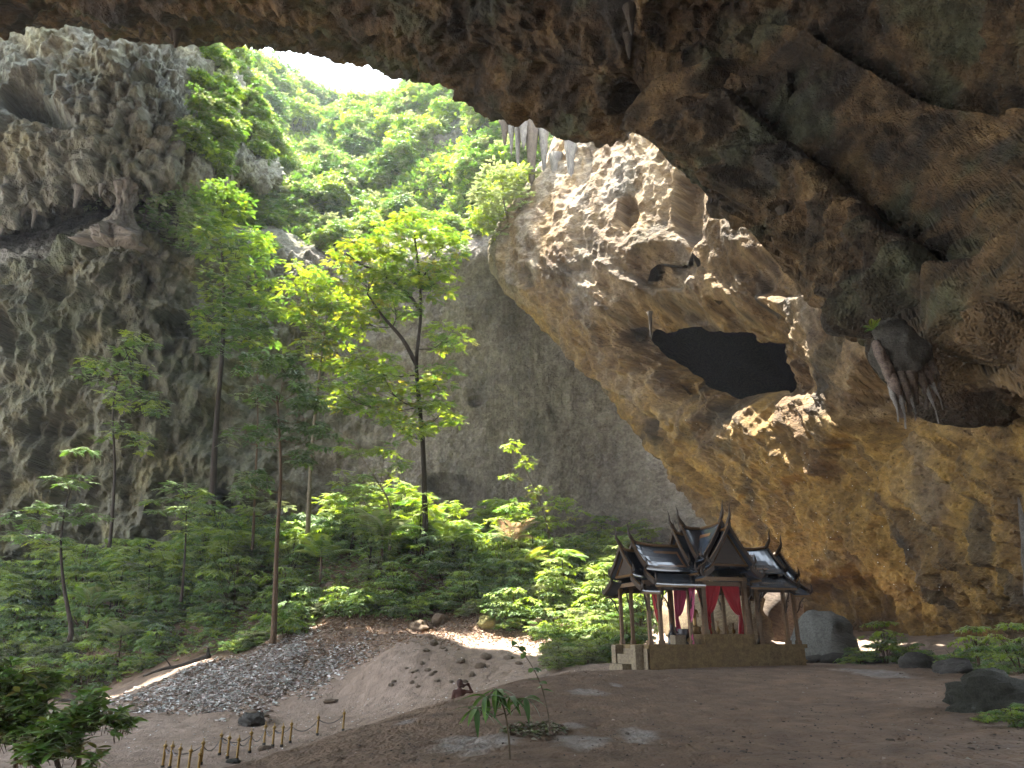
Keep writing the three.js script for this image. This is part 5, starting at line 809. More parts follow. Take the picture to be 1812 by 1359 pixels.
// dry leaves on the slopes: uncountable
function litter(name, label, n, region, palette, size, seed) {
  reseed(seed); const pos = [], idx = []; blade(pos, idx, -0.5, 0, 0, 1, 0.1, 0, 1, 0.55, 0.14); const g = geoOf(pos, idx), items = [];
  for (let k = 0; k < n * 8 && items.length < n; k++) {
    const [x, z, w] = region(); if (rnd() > w) continue; const y = heightAt(x, z); E.set(rr(-0.5, 0.5), rr(0, 6.28), rr(-0.4, 0.4)); Q.setFromEuler(E); const s = size * rr(0.6, 1.4);
    items.push({ m: new THREE.Matrix4().compose(new THREE.Vector3(x, y + 0.03, z), Q, new THREE.Vector3(s, s, s)), c: leafColour(palette) });
  }
  const m = leaves(scene, items, g, new THREE.MeshPhysicalMaterial({ color: 0xffffff, roughness: 0.75, side: THREE.DoubleSide }), name); m.userData.label = label; m.userData.category = 'leaf litter'; m.name = numbered(name); return m;
}
const DRYLEAF = [[[0.56, 0.52, 0.49], 0.5], [[0.30, 0.22, 0.16], 0.25], [[0.74, 0.72, 0.70], 0.25]], RUSTLEAF = [[[0.40, 0.26, 0.16], 0.6], [[0.52, 0.42, 0.32], 0.25], [[0.22, 0.13, 0.08], 0.15]];
litter('leaf_litter', 'grey white dry leaves carpeting the slope under the reddish trunk', 8500, () => { const x = rr(-26, -8), z = rr(-56, -41), p = [x / -z, z]; const e = Math.hypot((x + 16.5) / 7.5, (z + 47.5) / 5.2) + 0.7 * fbm(x * 0.3, 2, z * 0.3, 3); return [x, z, 1 - sstep(0.25, 1.15, e)]; }, DRYLEAF, 0.3, 61);
litter('leaf_litter', 'rusty dry leaves on the sunlit slope above the sandy bank', 12000, () => { const x = rr(-13, 7), z = rr(-57, -44.5); return [x, z, sstep(-46.2, -48.5, z + 1.5 * fbm(x * 0.3, 7, z * 0.3, 3) + (x > 0 ? -x * 0.35 : 0))]; }, RUSTLEAF, 0.18, 62);
litter('leaf_litter', 'sparse dry leaves scattered over the basin and bank sand', 900, () => { const x = rr(-26, 3), z = rr(-48, -32); return [x, z, 0.4]; }, DRYLEAF, 0.11, 63);
litter('leaf_litter', 'heap of green and brown leaves around the seedlings on the mound', 340, () => { const a = rr(0, 6.28), r = Math.sqrt(rnd()); const c = [0.34, 3.30, -12.20]; return [c[0] + Math.cos(a) * r * 0.5, c[2] + Math.sin(a) * r * 0.7, 1]; }, [[[0.30, 0.30, 0.22], 0.4], [[0.10, 0.13, 0.04], 0.3], [[0.14, 0.10, 0.07], 0.3]], 0.11, 64);
litter('leaf_litter', 'odd dry leaves and twigs strewn over the brown mound', 500, () => { const z = rr(-28, -8.5), x = rr(-5, 16) * (-z / 22); return [x, z, sstep(-0.1, 0.3, fbm(x * 0.4, 4, z * 0.4, 3)) + 0.15]; }, [[[0.16, 0.11, 0.07], 0.7], [[0.36, 0.31, 0.25], 0.3]], 0.06, 67);
// small dark pebbles and twigs of the mound
{
  reseed(66); const g = boulder(1, 0.6, 0.8, 3.3, 0.4, 1), items = [];
  for (let k = 0; k < 1500; k++) { const z = rr(-28, -8.5), x = rr(-5, 16) * (-z / 22), s = rr(0.006, 0.018) * (rnd() < 0.03 ? 2.2 : 1); const y = heightAt(x, z); items.push({ m: new THREE.Matrix4().compose(new THREE.Vector3(x, y + s * 0.2, z), new THREE.Quaternion().setFromAxisAngle(new THREE.Vector3(0, 1, 0), rr(0, 6)), new THREE.Vector3(s * rr(0.8, 1.8), s, s)), c: col(0.08, 0.065, 0.05) }); }
  const m = leaves(scene, items, g, new THREE.MeshStandardMaterial({ roughness: 0.95 }), 'pebbles'); m.name = numbered('pebbles'); m.userData.label = 'tiny dark pebbles and crumbs strewn over the brown mound'; m.userData.category = 'pebbles';
}
// brass bollards with chains round the basin path
const brass = new THREE.MeshStandardMaterial({ color: col(0.50, 0.33, 0.09), roughness: 0.45, metalness: 0.35, map: woodTone }), chainMat = new THREE.MeshStandardMaterial({ color: col(0.16, 0.15, 0.15), roughness: 0.5, metalness: 0.6 });
const bollSpots = [[-14.16, -0.32, -33.00], [-13.95, -0.39, -33.20], [-13.53, -0.46, -33.00], [-13.20, -0.44, -34.50], [-13.18, -0.34, -36.50], [-12.63, -0.41, -36.00], [-12.13, -0.45, -35.80], [-12.16, -0.38, -37.50], [-12.14, -0.30, -39.50], [-11.56, -0.33, -39.00], [-11.13, -0.31, -39.00], [-11.01, -0.26, -40.00], [-10.30, -0.24, -42.50], [-9.37, -0.21, -44.50], [-12.94, -0.50, -32.60], [-12.31, -0.55, -32.00]];
{
  const lathe = (pts, n = 10) => new THREE.LatheGeometry(pts.map(([r, y]) => new THREE.Vector2(r, y)), n);
  const place = ['leftmost brass bollard at the bottom edge', 'second brass bollard from the left', 'third brass bollard from the left', 'brass bollard standing alone right of the first row', 'first brass bollard of the middle row of three', 'second brass bollard of the middle row of three', 'third brass bollard of the middle row of three', 'brass bollard standing alone between the two rows of three', 'first brass bollard of the far row of three', 'second brass bollard of the far row of three', 'third brass bollard of the far row of three', 'brass bollard right after the far row of three', 'brass bollard second to last along the chain', 'farthest brass bollard at the end of the chain', 'brass bollard low at the bottom edge, fourth from the left', 'brass bollard barely showing at the bottom edge'];
  const shaft = lathe([[0, -0.15], [0.055, -0.15], [0.055, 0.1], [0.048, 0.12], [0.045, 0.66], [0.06, 0.7], [0, 0.7]]), foot = lathe([[0, -0.12], [0.068, -0.12], [0.068, 0.09], [0, 0.09]]), cap = lathe([[0, 0.7], [0.075, 0.7], [0.08, 0.74], [0.06, 0.78], [0.02, 0.8], [0.014, 0.86], [0.022, 0.89], [0, 0.92]]);
  const tops = bollSpots.map((s, i) => { const b = footOf(s), g = thing('bollard', place[i], 'bollard', b, 0, 'brass bollards along the basin path'); part(g, 'shaft', shaft, brass); part(g, 'foot', foot, ST.dark); part(g, 'cap', cap, brass); return [b[0], b[1] + 0.66, b[2]]; });
  const links = [[0, 3], [1, 2], [3, 4], [4, 5], [5, 6], [4, 7], [7, 8], [8, 9], [9, 10], [9, 11], [11, 12], [12, 13], [0, 1], [6, 7]];
  for (const [a, b] of links) {
    const A = V(tops[a]), B = V(tops[b]), sag = 0.12 * A.distanceTo(B) + 0.1, pts = [...Array(9).keys()].map((k) => { const t = k / 8; return A.clone().lerp(B, t).add(new THREE.Vector3(0, -sag * 4 * t * (1 - t), 0)); });
    solo('chain', limb(pts, [0.018, 0.018], 5, 2), chainMat, `dark chain sagging between the ${['first', 'second', 'third', 'fourth', 'fifth', 'sixth', 'seventh', 'eighth', 'ninth', 'tenth', 'eleventh', 'twelfth', 'thirteenth', 'fourteenth'][Math.min(a, b)]} and ${['first', 'second', 'third', 'fourth', 'fifth', 'sixth', 'seventh', 'eighth', 'ninth', 'tenth', 'eleventh', 'twelfth', 'thirteenth', 'fourteenth'][Math.max(a, b)]} bollards`, 'chain', 'chains between the bollards');
  }
}
rock([-12.15, -0.48, -35.40], [0.35, 0.12, 0.2], 40.2, ST.mossy, 'dark flat stone at the foot of the middle bollards');
rock([-11.76, -0.38, -38.60], [0.35, 0.12, 0.2], 41.2, ST.brown, 'brown flat stone at the foot of the far bollards');
// driftwood
{
  const b = onGround([-21.28, 2.33, -50.00]), g = thing('dead_branch', 'dark fallen branch with an upturned end lying on the leaf litter', 'dead branch', b);
  part(g, 'stem', limb([[-2.0, 0.1, 0.5], [-1.0, 0.5, 0.2], [0, 0.7, 0], [1.2, 1.1, 0], [1.9, 1.3, 0]], [0.05, 0.09, 0.1, 0.12, 0.14], 7, 4, 0.2), BARK_DARK); part(g, 'stub', limb([[1.7, 1.2, 0], [1.75, 1.6, 0.1], [1.7, 1.8, 0.1]], [0.13, 0.1, 0.06], 6, 3), BARK_DARK); part(g, 'twig', limb([[-0.5, 0.6, 0], [-0.9, 1.1, 0.1], [-1.2, 1.3, 0.2]], [0.05, 0.03, 0.01], 5, 3), BARK_DARK);
  const c = onGround([-29.77, 2.02, -53.00]), h = thing('dead_root', 'crooked dark root on the sand below the left shrubs', 'root', c); part(h, 'stem', limb([[-1.2, 0.9, 0], [-0.8, 0.25, 0], [0, 0.12, 0.1], [0.9, 0.2, 0]], [0.05, 0.1, 0.09, 0.05], 6, 4, 0.2), BARK_DARK); part(h, 'twig', limb([[-0.8, 0.3, 0], [-0.5, 0.6, 0.1], [-0.3, 0.9, 0.1]], [0.05, 0.03, 0.01], 5, 3), BARK_DARK);
}
// --- stalactites: each its own mesh under the rock it hangs from ---
function stalactite(parent, p, len, r, seed, mat, lean = 0) {
  reseed(seed); const n = 9, prof = [];
  for (let k = 0; k <= n; k++) { const t = k / n; prof.push([(r * (1 - 0.75 * t) * (1 + 0.25 * fbm(t * 5, seed, 1, 3))) * (t > 0.97 ? 0.2 : 1), -len * t]); }
  const g = new THREE.LatheGeometry([new THREE.Vector2(0.001, len * 0.25), new THREE.Vector2(r * 1.4, len * 0.2), ...prof.map(([a, b]) => new THREE.Vector2(Math.max(0.01, a), b))], 9), q = g.attributes.position;
  for (let i = 0; i < q.count; i++) { const x = q.getX(i), y = q.getY(i), z = q.getZ(i), a = Math.atan2(z, x), f = 1 + 0.22 * Math.sin(a * 3 + seed) * fbm(Math.cos(a) + seed, y * 0.8, Math.sin(a), 2) * 3; q.setXYZ(i, x * f + lean * y * y * 0.05, y, z * f); }
  g.computeVertexNormals(); const m = part(parent, 'stalactite', g, mat); m.position.set(...p); m.rotation.y = seed; return m;
}
const dripDark = stoneMat(0.11, 0.085, 0.06, 0.1), dripGrey = stoneMat(0.30, 0.28, 0.25, 0.1), dripBrown = stoneMat(0.17, 0.135, 0.10, 0.1);
for (const [p, l, r] of [[[-28.39, 53.00, -48.60], 1.4, 0.35], [[-28.91, 53.32, -48.80], 0.8, 0.3], [[-18.42, 53.79, -50.80], 0.5, 0.12], [[-6.16, 49.95, -46.00], 2.0, 0.35], [[-5.34, 49.83, -46.00], 2.3, 0.4], [[-5.80, 50.09, -45.00], 1.6, 0.5], [[-0.04, 45.80, -47.00], 1.6, 0.3], [[0.85, 45.52, -47.00], 2.2, 0.35], [[1.66, 45.24, -47.00], 2.6, 0.35], [[0.40, 45.46, -46.00], 1.5, 0.4], [[2.39, 44.70, -46.50], 1.4, 0.3], [[7.74, 43.42, -37.00], 2.0, 0.35], [[7.70, 42.06, -38.00], 1.6, 0.3], [[-1.59, 47.09, -49.00], 1.0, 0.25], [[3.94, 42.65, -44.00], 1.2, 0.3], [[14.15, 25.69, -33.00], 1.2, 0.25], [[14.41, 25.35, -33.00], 0.9, 0.22], [[14.65, 25.27, -32.50], 0.8, 0.2], [[15.24, 20.09, -28.50], 0.9, 0.3], [[15.47, 19.76, -28.30], 1.1, 0.25], [[15.70, 19.82, -28.00], 0.7, 0.22], [[15.03, 23.28, -31.50], 0.7, 0.22], [[15.01, 25.38, -31.00], 0.8, 0.14], [[-30.49, 51.82, -47.00], 0.7, 0.2]]) stalactite(roof, p, l, r, p[0] * 3.1 + p[2], dripDark);
for (const [p, l, r] of [[[-0.06, 54.18, -61.00], 4.2, 0.35], [[0.57, 54.12, -60.50], 6.0, 0.4], [[1.92, 53.37, -60.00], 7.6, 0.85], [[3.13, 51.67, -60.00], 4.5, 0.5], [[4.24, 47.26, -58.50], 5.0, 0.55], [[1.12, 52.76, -59.50], 3.0, 0.5], [[5.42, 49.32, -57.00], 6, 0.6], [[-0.75, 54.23, -61.50], 2.6, 0.4], [[9.84, 26.34, -47.50], 1.8, 0.16]]) stalactite(buttress, p, l, r, p[0] * 2.3 + p[2], Math.round(p[0] * 7) % 2 ? dripBrown : dripGrey);
for (const [px, l, r] of [[0, 1.6, 0.3], [1, 2.2, 0.35], [2, 1.2, 0.3], [3, 3.2, 0.3], [4, 1.4, 0.35], [5, 2.0, 0.4], [6, 1.2, 0.25], [7, 1.8, 0.3], [8, 1.1, 0.3], [9, 1.5, 0.35], [10, 1.2, 0.3], [11, 1.6, 0.4]]) { const q = netPoint(upNet, 0.3 + px * 0.045, 0.655); stalactite(upperCliff, [q[0], q[1] + 0.4, q[2] + 0.3], l, r, px * 7.7, dripGrey); }
// water sparkles on the lower ochre wall, put in as white beads
{
  reseed(71); const g = new THREE.IcosahedronGeometry(1, 1), items = [], pa = wallGeo.attributes.position, nu = 601;
  for (let k = 0; k < 170; k++) { const i = Math.floor(rr(0.55, 0.82) * 521) * nu + Math.floor(rr(0.28, 0.72) * nu), s = rr(0.014, 0.034); items.push({ m: new THREE.Matrix4().compose(new THREE.Vector3().fromBufferAttribute(pa, i), new THREE.Quaternion(), new THREE.Vector3(s, s, s)), c: col(0.75, 0.73, 0.68) }); }
  const m = leaves(buttress, items, g, new THREE.MeshStandardMaterial({ roughness: 0.35 }), 'sparkle_beads');
}
// stone column on the ledge
{
  const b = [-37.87, 40.77, -61.50], g = solo('stone_column', (() => { const s = new THREE.LatheGeometry(new THREE.CatmullRomCurve3([[0.01, -1.2], [3.2, -1], [2.3, 0.2], [1.5, 1.2], [0.95, 2.4], [0.75, 3.4], [0.85, 4.6], [1.1, 5.4], [0.9, 6.4], [0.01, 6.6]].map(([r, y]) => new THREE.Vector3(r, y, 0))).getPoints(60).map((v) => new THREE.Vector2(Math.max(0.01, v.x), v.y)), 48), t = s.attributes.position; for (let i = 0; i < t.count; i++) { const x = t.getX(i), y = t.getY(i), z = t.getZ(i), a = Math.atan2(z, x), f = 1 + 0.7 * (ridge(Math.cos(a) * 2, y * 0.5, Math.sin(a) * 2, 5) - 0.5) + 0.5 * fbm(Math.cos(a) * 1.2 + 5, y * 0.7, Math.sin(a) * 1.2, 4); t.setXYZ(i, x * f, y, z * f); } s.computeVertexNormals(); return s; })(), stoneMat(0.27, 0.24, 0.20, 0.3), 'waisted stone column rising from the ledge to the upper cliff', 'stalagmite'); g.position.set(...b);
}
// hanging drapery formation on the right with a fern on top
{
  const b = [12.49, 12.53, -22.00], g = thing('drapery_formation', 'bulbous hanging flowstone formation with white drips on the right wall', 'stalactite', b);
  g.scale.setScalar(0.88);
  const head = boulder(0.95, 1.1, 0.75, 61.3, 0.4, 6); part(g, 'head', head.translate(0.1, 0.95, 0), stoneMat(0.24, 0.225, 0.19, 0.25));
  const tongue = (x0, y0, x1, y1, r0, r1, m) => part(g, 'tongue', limb([[x0, y0, 0.2], [mix(x0, x1, 0.3) - 0.08, mix(y0, y1, 0.35), 0.35], [mix(x0, x1, 0.7), mix(y0, y1, 0.7), 0.3], [x1, y1, 0.2]], [r0, r0 * 1.15, r1 * 1.2, r1], 12, 6, 0.45), m);
  const pinkish = stoneMat(0.46, 0.36, 0.31, 0.12), white = stoneMat(0.66, 0.64, 0.62, 0.1);
  for (const [x0, y0, x1, y1, r0, r1, m] of [[-0.8, 1.3, -0.62, -0.2, 0.17, 0.1, pinkish], [-0.62, 0.7, -0.5, -0.9, 0.2, 0.09, pinkish], [-0.45, 0.2, -0.36, -1.6, 0.2, 0.06, pinkish], [-0.55, -0.3, -0.52, -1.75, 0.09, 0.03, white], [-0.3, -0.2, -0.3, -2.0, 0.1, 0.03, white], [-0.12, 0.2, -0.06, -1.5, 0.2, 0.07, ST.flow], [0.2, 0.3, 0.24, -1.1, 0.22, 0.08, ST.flow], [0.55, 0.4, 0.6, -1.3, 0.17, 0.05, ST.flow], [0.8, 0.5, 0.92, -1.0, 0.15, 0.05, pinkish], [0.85, 0.1, 1.15, -1.3, 0.08, 0.02, white], [0.62, 0.0, 0.9, -1.8, 0.08, 0.02, white], [1.0, 0.7, 1.2, -0.5, 0.16, 0.06, ST.flow], [0.05, -0.5, 0.1, -1.7, 0.06, 0.02, white]]) tongue(x0, y0, x1, y1, r0, r1, m);
  reseed(91); const f = thing('fern', 'bright green fern tuft on top of the hanging flowstone formation', 'fern', [b[0] - 0.85, b[1] + 1.5, b[2] + 0.4]), items = [];
  for (let k = 0; k < 12; k++) { E.set(0, k * 2.4, rr(0.1, 0.9), 'YXZ'); Q.setFromEuler(E); const s = rr(0.14, 0.22); items.push({ m: new THREE.Matrix4().compose(new THREE.Vector3(0, 0, 0), Q, new THREE.Vector3(s, s, s)), c: leafColour([[LIME, 0.6], [[0.10, 0.30, 0.02], 0.4]]) }); }
  leaves(f, items, FROND, leafMat, 'fronds');
  const pl = [14.41, 4.33, -21.00], c = solo('stone_pillar', limb([[0, -1.5, 0], [0.05, 0.3, 0], [0.1, 1.6, 0], [0.25, 3.0, -0.1], [0.45, 4.2, -0.3]], [0.36, 0.27, 0.2, 0.12, 0.02], 14, 6, 0.6), stoneMat(0.26, 0.24, 0.22, 0.1), 'grey stone pillar at the right edge of the view', 'stalagmite'); c.position.set(...pl);
}
// --- plants near the viewer ---
const LEAFM = [[0.09, 0.21, 0.03], [0.14, 0.27, 0.035], [0.065, 0.16, 0.03]].map((c) => new THREE.MeshPhysicalMaterial({ color: col(...c), roughness: 1, transmission: 0.35, thickness: 0, side: THREE.DoubleSide, clearcoat: 0.6, clearcoatRoughness: 0.35 }));
function leafGeo(L, W, curl = 0.25) { const n = 6, pos = [], idx = []; for (let k = 0; k <= n; k++) { const t = k / n, w = W * Math.pow(Math.sin(Math.PI * Math.pow(t, 0.8) * 0.97 + 0.03), 0.8) * 0.5, y = -curl * L * t * t; pos.push(L * t, y + w * 0.25, -w, L * t, y, 0, L * t, y + w * 0.25, w); if (k < n) { const o = k * 3; idx.push(o, o + 1, o + 3, o + 1, o + 4, o + 3, o + 1, o + 2, o + 4, o + 2, o + 5, o + 4); } } return geoOf(pos, idx); }
function leafAt(p, yaw, pitch, roll, s) { E.set(roll, yaw, pitch, 'YXZ'); Q.setFromEuler(E); return new THREE.Matrix4().compose(V(p), Q, new THREE.Vector3(s, s, s)); }
{
  // seedling with whorls of long leaves
  const base = footOf([-0.02, 3.29, -9.35], 0.5), g = thing('seedling', 'young plant with drooping long leaves in whorls on the foreground mound', 'seedling', base); g.scale.setScalar(1.15); const st = new THREE.MeshStandardMaterial({ color: col(0.10, 0.075, 0.045), roughness: 0.9 });
  part(g, 'stem', mergeGeometries([limb([[0, -0.1, 0], [-0.02, 0.25, 0], [-0.07, 0.5, 0.02], [-0.16, 0.68, 0]], [0.012, 0.011, 0.008, 0.005], 6, 4), limb([[-0.07, 0.45, 0.02], [-0.2, 0.42, 0.03], [-0.36, 0.5, 0.05]], [0.006, 0.005, 0.003], 5, 4), limb([[-0.05, 0.42, 0.02], [0.08, 0.52, 0], [0.16, 0.6, 0]], [0.006, 0.004, 0.003], 5, 4)]), st);
  reseed(93); const long = leafGeo(0.27, 0.055, 0.45);
  for (const [c, n] of [[[-0.16, 0.68, 0], 11], [[-0.36, 0.5, 0.05], 10], [[0.0, 0.62, 0.05], 7], [[0.16, 0.6, 0], 7], [[-0.26, 0.62, 0.06], 8]]) for (let k = 0; k < n; k++) { const m = part(g, 'leaf', long, LEAFM[k % 3]); m.applyMatrix4(leafAt(c, k * 2.4 + rr(-0.3, 0.3), rr(-0.7, 0.35), rr(-0.4, 0.4), rr(0.8, 1.25))); }
  // wand with round leaves
  const b2 = footOf([0.56, 3.28, -11.80], 0.5), w = thing('wand_seedling', 'leaning bare seedling with a few round leaves along its wand', 'seedling', b2), P = [[0, -0.05, 0], [-0.03, 0.3, 0], [-0.16, 0.75, 0.02], [-0.38, 1.12, 0.02], [-0.52, 1.3, 0]];
  part(w, 'stem', mergeGeometries([limb(P, [0.011, 0.01, 0.008, 0.006, 0.003], 6, 4), limb([P[3], [-0.5, 1.14, 0], [-0.62, 1.24, 0.02]], [0.005, 0.004, 0.002], 5, 3)]), st);
  const round = leafGeo(0.15, 0.09, 0.15), cv = new THREE.CatmullRomCurve3(P.map(V));
  for (let k = 0; k < 20; k++) { const t = k < 5 ? 0.42 + k * 0.02 : k < 9 ? 0.6 : 0.72 + 0.28 * rnd(), p = cv.getPoint(Math.min(1, t)), m = part(w, 'leaf', round, LEAFM[k % 3]); m.applyMatrix4(leafAt([p.x, p.y, p.z], k * 2.4, rr(-0.5, 0.3), rr(-0.5, 0.5), rr(0.7, 1.15))); }
}
function nearBush(name, label, base, stems, blobs, seed, leafSize, dens) {
  reseed(seed); const g = thing(name, label, 'bush', base), gl = stems.map((s) => limb(s.map((p) => rel(p, base)), [0.05, 0.035, 0.02], 7, 5, 0.15));
  part(g, 'stems', mergeGeometries(gl), BARK_BROWN); const items = [], twigs = [];
  for (const q0 of blobs) {
    const q = rel(q0, base), n = Math.round(dens * q[3] * q[4]);
    for (let k = 0; k < n; k++) {
      const a = rr(0, 6.283), cy = rr(-0.9, 1), s = Math.sqrt(1 - cy * cy), r = Math.pow(rnd(), 0.3), c = [q[0] + Math.cos(a) * s * r * q[3], q[1] + cy * r * q[4], q[2] + Math.sin(a) * s * r * q[3] * 0.8];
      twigs.push(limb([[c[0] - (c[0] - q[0]) * 0.35, c[1] - 0.16, c[2] - (c[2] - q[2]) * 0.35], c], [0.006, 0.003], 4, 2)); const c0 = leafColour([[[0.14, 0.27, 0.03], 0.5], [[0.22, 0.36, 0.035], 0.35], [[0.22, 0.23, 0.03], 0.15]]);
      for (let j = 0; j < 7; j++) items.push({ m: leafAt([c[0], c[1] + rr(-0.05, 0.05), c[2]], j * 0.9 + rr(0, 0.8), rr(-0.4, 0.75), rr(-0.6, 0.6), leafSize * rr(0.7, 1.2)), c: col(c0.r * rr(0.85, 1.15), c0.g * rr(0.85, 1.15), c0.b) });
    }
  }
  const t = part(g, 'twigs', mergeGeometries(twigs), BARK_BROWN); t.userData.kind = 'stuff'; leaves(g, items, leafGeo(0.19, 0.075, 0.2), glossMat, 'leaves'); return g;
}
{
  const b = onGround([-8.12, 2.25, -13.50]); nearBush('near_bush', 'leafy green bush filling the lower left corner', b, [[b, [-8.27, 2.83, -13.50], [-8.49, 3.35, -13.50]], [b, [-7.82, 2.85, -13.40], [-7.88, 3.36, -13.40]]], [[-8.63, 3.83, -13.50, 0.41, 0.29], [-8.15, 3.66, -13.50, 0.37, 0.33], [-8.48, 3.39, -13.50, 0.44, 0.27], [-8.09, 3.96, -13.70, 0.24, 0.16], [-7.92, 3.31, -13.40, 0.34, 0.21], [-8.13, 3.07, -13.30, 0.37, 0.21], [-8.55, 3.19, -13.40, 0.28, 0.25], [-8.85, 4.10, -13.60, 0.26, 0.16]], 101, 1.15, 330);
  const c = onGround([-6.55, 2.27, -12.50]); nearBush('near_bush', 'smaller bush with glossy oval leaves right of the corner bush', c, [[c, [-6.67, 2.88, -12.50], [-6.74, 3.32, -12.50]], [c, [-7.01, 2.85, -12.50], [-7.17, 3.20, -12.50]]], [[-6.79, 3.48, -12.50, 0.35, 0.23], [-6.38, 3.44, -12.50, 0.30, 0.14], [-6.95, 3.29, -12.40, 0.35, 0.21], [-6.66, 3.68, -12.60, 0.23, 0.14], [-6.09, 3.32, -12.50, 0.19, 0.11], [-7.13, 3.14, -12.30, 0.29, 0.16], [-6.29, 2.89, -12.20, 0.14, 0.12], [-6.80, 3.03, -12.30, 0.31, 0.15], [-7.19, 2.93, -12.20, 0.25, 0.14]], 103, 1.1, 360);
  reseed(4301);
  for (const [p, s, k, label] of [[[13.93, 3.88, -31.00], 0.7, 'low', 'leafy bush just right of the grey boulder'], [[14.84, 3.95, -31.00], 0.75, 'mid', 'taller bush in the clump right of the grey boulder'], [[15.86, 3.99, -31.00], 0.7, 'low', 'right hand bush of the clump near the grey boulder'], [[15.55, 3.93, -29.00], 0.45, 'low', 'small bush between the two bush clumps on the right'], [[14.79, 4.00, -26.00], 0.6, 'low', 'bush left of the clump behind the dark mossy rock'], [[14.95, 4.02, -25.00], 0.65, 'mid', 'bush in the middle of the clump behind the dark mossy rock'], [[14.49, 3.99, -23.00], 0.6, 'low', 'bush right of the clump behind the dark mossy rock'], [[14.30, 3.87, -22.00], 0.65, 'mid', 'bush at the right edge, beside the stone pillar'], [[7.52, 3.18, -12.00], 0.32, 'low', 'bright small plant at the right edge below the mossy rock'], [[7.73, 3.23, -13.00], 0.18, 'low', 'faint little seedling beside the plant at the right edge'], [[1.94, 3.40, -34.00], 0.5, 'pale', 'low grey green bush at the left rim behind the mound'], [[2.63, 3.48, -35.00], 0.55, 'low', 'low dark bush at the rim, second from the left'], [[3.49, 3.52, -36.00], 0.7, 'pale', 'pale sunlit bush left of the pavilion stair']]) { const b2 = onGround(p); plant(k, b2, s, label, 'bush', undefined, 1, 'bush'); }
  for (let k = 0; k < 26; k++) { const x = rr(2.2, 6.8), z = rr(-45, -37.5), y = heightAt(x, z); plant(['pale', 'low', 'mid'][k % 3], [x, y, z], rr(0.7, 1.1), 'sunlit shrub in the dense clump behind the pavilion stair', 'shrub', 'shrubs behind the pavilion stair'); }
}
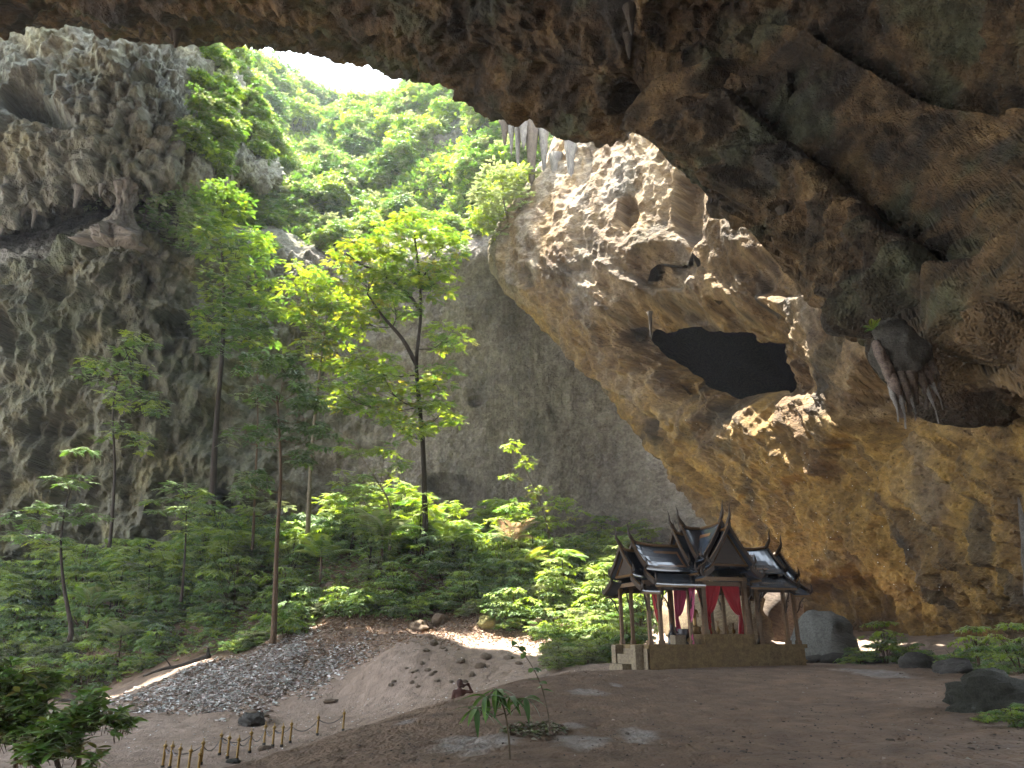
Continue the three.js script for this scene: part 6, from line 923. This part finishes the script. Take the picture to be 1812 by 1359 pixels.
// --- a person on the far side of the mound, seen from behind with one arm raised ---
{
  const b = onGround([-1.74, 1.83, -26.20]), g = thing('person', 'distant person in dark brown clothes behind the mound crest, one elbow raised', 'person', b, 0.2);
  const cap = [], B = (a, c, r0, r1) => cap.push([a, c, r0, r1]);
  B([-0.09, 0.08, 0], [-0.1, 0.48, 0.01], 0.055, 0.065); B([-0.1, 0.48, 0.01], [-0.09, 0.88, 0], 0.065, 0.095); B([0.1, 0.08, -0.05], [0.11, 0.48, -0.03], 0.055, 0.065); B([0.11, 0.48, -0.03], [0.09, 0.88, 0], 0.065, 0.095);
  B([-0.09, 0.05, 0], [-0.09, 0.04, -0.14], 0.045, 0.035); B([0.1, 0.05, -0.05], [0.1, 0.04, -0.19], 0.045, 0.035);
  B([-0.06, 0.92, 0], [0.06, 0.92, 0], 0.13, 0.13); B([0, 0.95, 0], [0, 1.2, 0], 0.13, 0.14); B([-0.12, 1.33, 0], [0.12, 1.33, 0], 0.09, 0.09); B([0, 1.2, 0], [0, 1.34, 0], 0.15, 0.12); B([0, 1.36, 0], [0, 1.5, 0], 0.055, 0.05);
  B([0.18, 1.36, 0], [0.42, 1.33, -0.04], 0.055, 0.045); B([0.42, 1.33, -0.04], [0.3, 1.58, -0.1], 0.045, 0.035); B([0.3, 1.58, -0.1], [0.14, 1.52, -0.14], 0.035, 0.03);
  B([-0.18, 1.36, 0], [-0.24, 1.1, 0.02], 0.055, 0.045); B([-0.24, 1.1, 0.02], [-0.22, 0.86, -0.06], 0.045, 0.035); B([0, 1.58, -0.01], [0, 1.66, -0.01], 0.085, 0.09);
  for (let f = 0; f < 4; f++) { B([-0.235 + f * 0.018, 0.84, -0.06], [-0.235 + f * 0.018, 0.76, -0.075], 0.011, 0.009); B([0.15, 1.535 - f * 0.018, -0.14], [0.09, 1.54 - f * 0.018, -0.13], 0.011, 0.009); } B([-0.2, 0.84, -0.08], [-0.18, 0.79, -0.1], 0.012, 0.009); B([0.16, 1.55, -0.12], [0.13, 1.59, -0.11], 0.012, 0.009);
  const field = (p, list, k) => { let s = 1e9; for (const [a, c, r0, r1] of list) { const abx = c[0] - a[0], aby = c[1] - a[1], abz = c[2] - a[2], l2 = abx * abx + aby * aby + abz * abz || 1e-9, t = clamp(((p[0] - a[0]) * abx + (p[1] - a[1]) * aby + (p[2] - a[2]) * abz) / l2, 0, 1), d = Math.hypot(p[0] - a[0] - abx * t, p[1] - a[1] - aby * t, p[2] - a[2] - abz * t) - mix(r0, r1, t), h = Math.max(k - Math.abs(s - d), 0) / k; s = Math.min(s, d) - h * h * k * 0.25; } return s; };
  const mesh = (list, lo, size, res, k) => {
    const mc = new MarchingCubes(res, new THREE.MeshStandardMaterial(), false, false, 400000); mc.isolation = 0;
    for (let z = 0; z < res; z++) for (let y = 0; y < res; y++) for (let x = 0; x < res; x++) mc.field[x + y * res + z * res * res] = -field([lo[0] + x / (res - 1) * size, lo[1] + y / (res - 1) * size, lo[2] + z / (res - 1) * size], list, k);
    mc.update(); const n = mc.count, q = new THREE.BufferGeometry(), P = mc.positionArray.slice(0, n * 3), half = res / 2;
    for (let i = 0; i < n; i++) for (let c = 0; c < 3; c++) P[i * 3 + c] = lo[c] + (P[i * 3 + c] * half + half) / (res - 1) * size;
    q.setAttribute('position', new THREE.BufferAttribute(P, 3)); q.setAttribute('normal', new THREE.BufferAttribute(mc.normalArray.slice(0, n * 3), 3)); return q;
  };
  const cloth = new THREE.MeshStandardMaterial({ color: col(0.10, 0.045, 0.035), roughness: 0.9 }), hairM = new THREE.MeshStandardMaterial({ color: col(0.055, 0.022, 0.015), roughness: 0.6 });
  const body = part(g, 'body', mesh(cap, [-0.95, -0.02, -0.95], 1.9, 96, 0.05), cloth);
  const hair = new THREE.SphereGeometry(0.112, 18, 14), hp = hair.attributes.position; for (let i = 0; i < hp.count; i++) { const y = hp.getY(i); hp.setXYZ(i, hp.getX(i) * (y < 0 ? 0.95 : 1), y < 0 ? y * 1.5 : y * 1.08, hp.getZ(i) + 0.02); } hair.computeVertexNormals(); part(body, 'hair', hair.translate(0, 1.63, 0.01), hairM);
}

renderer.render(scene, camera);
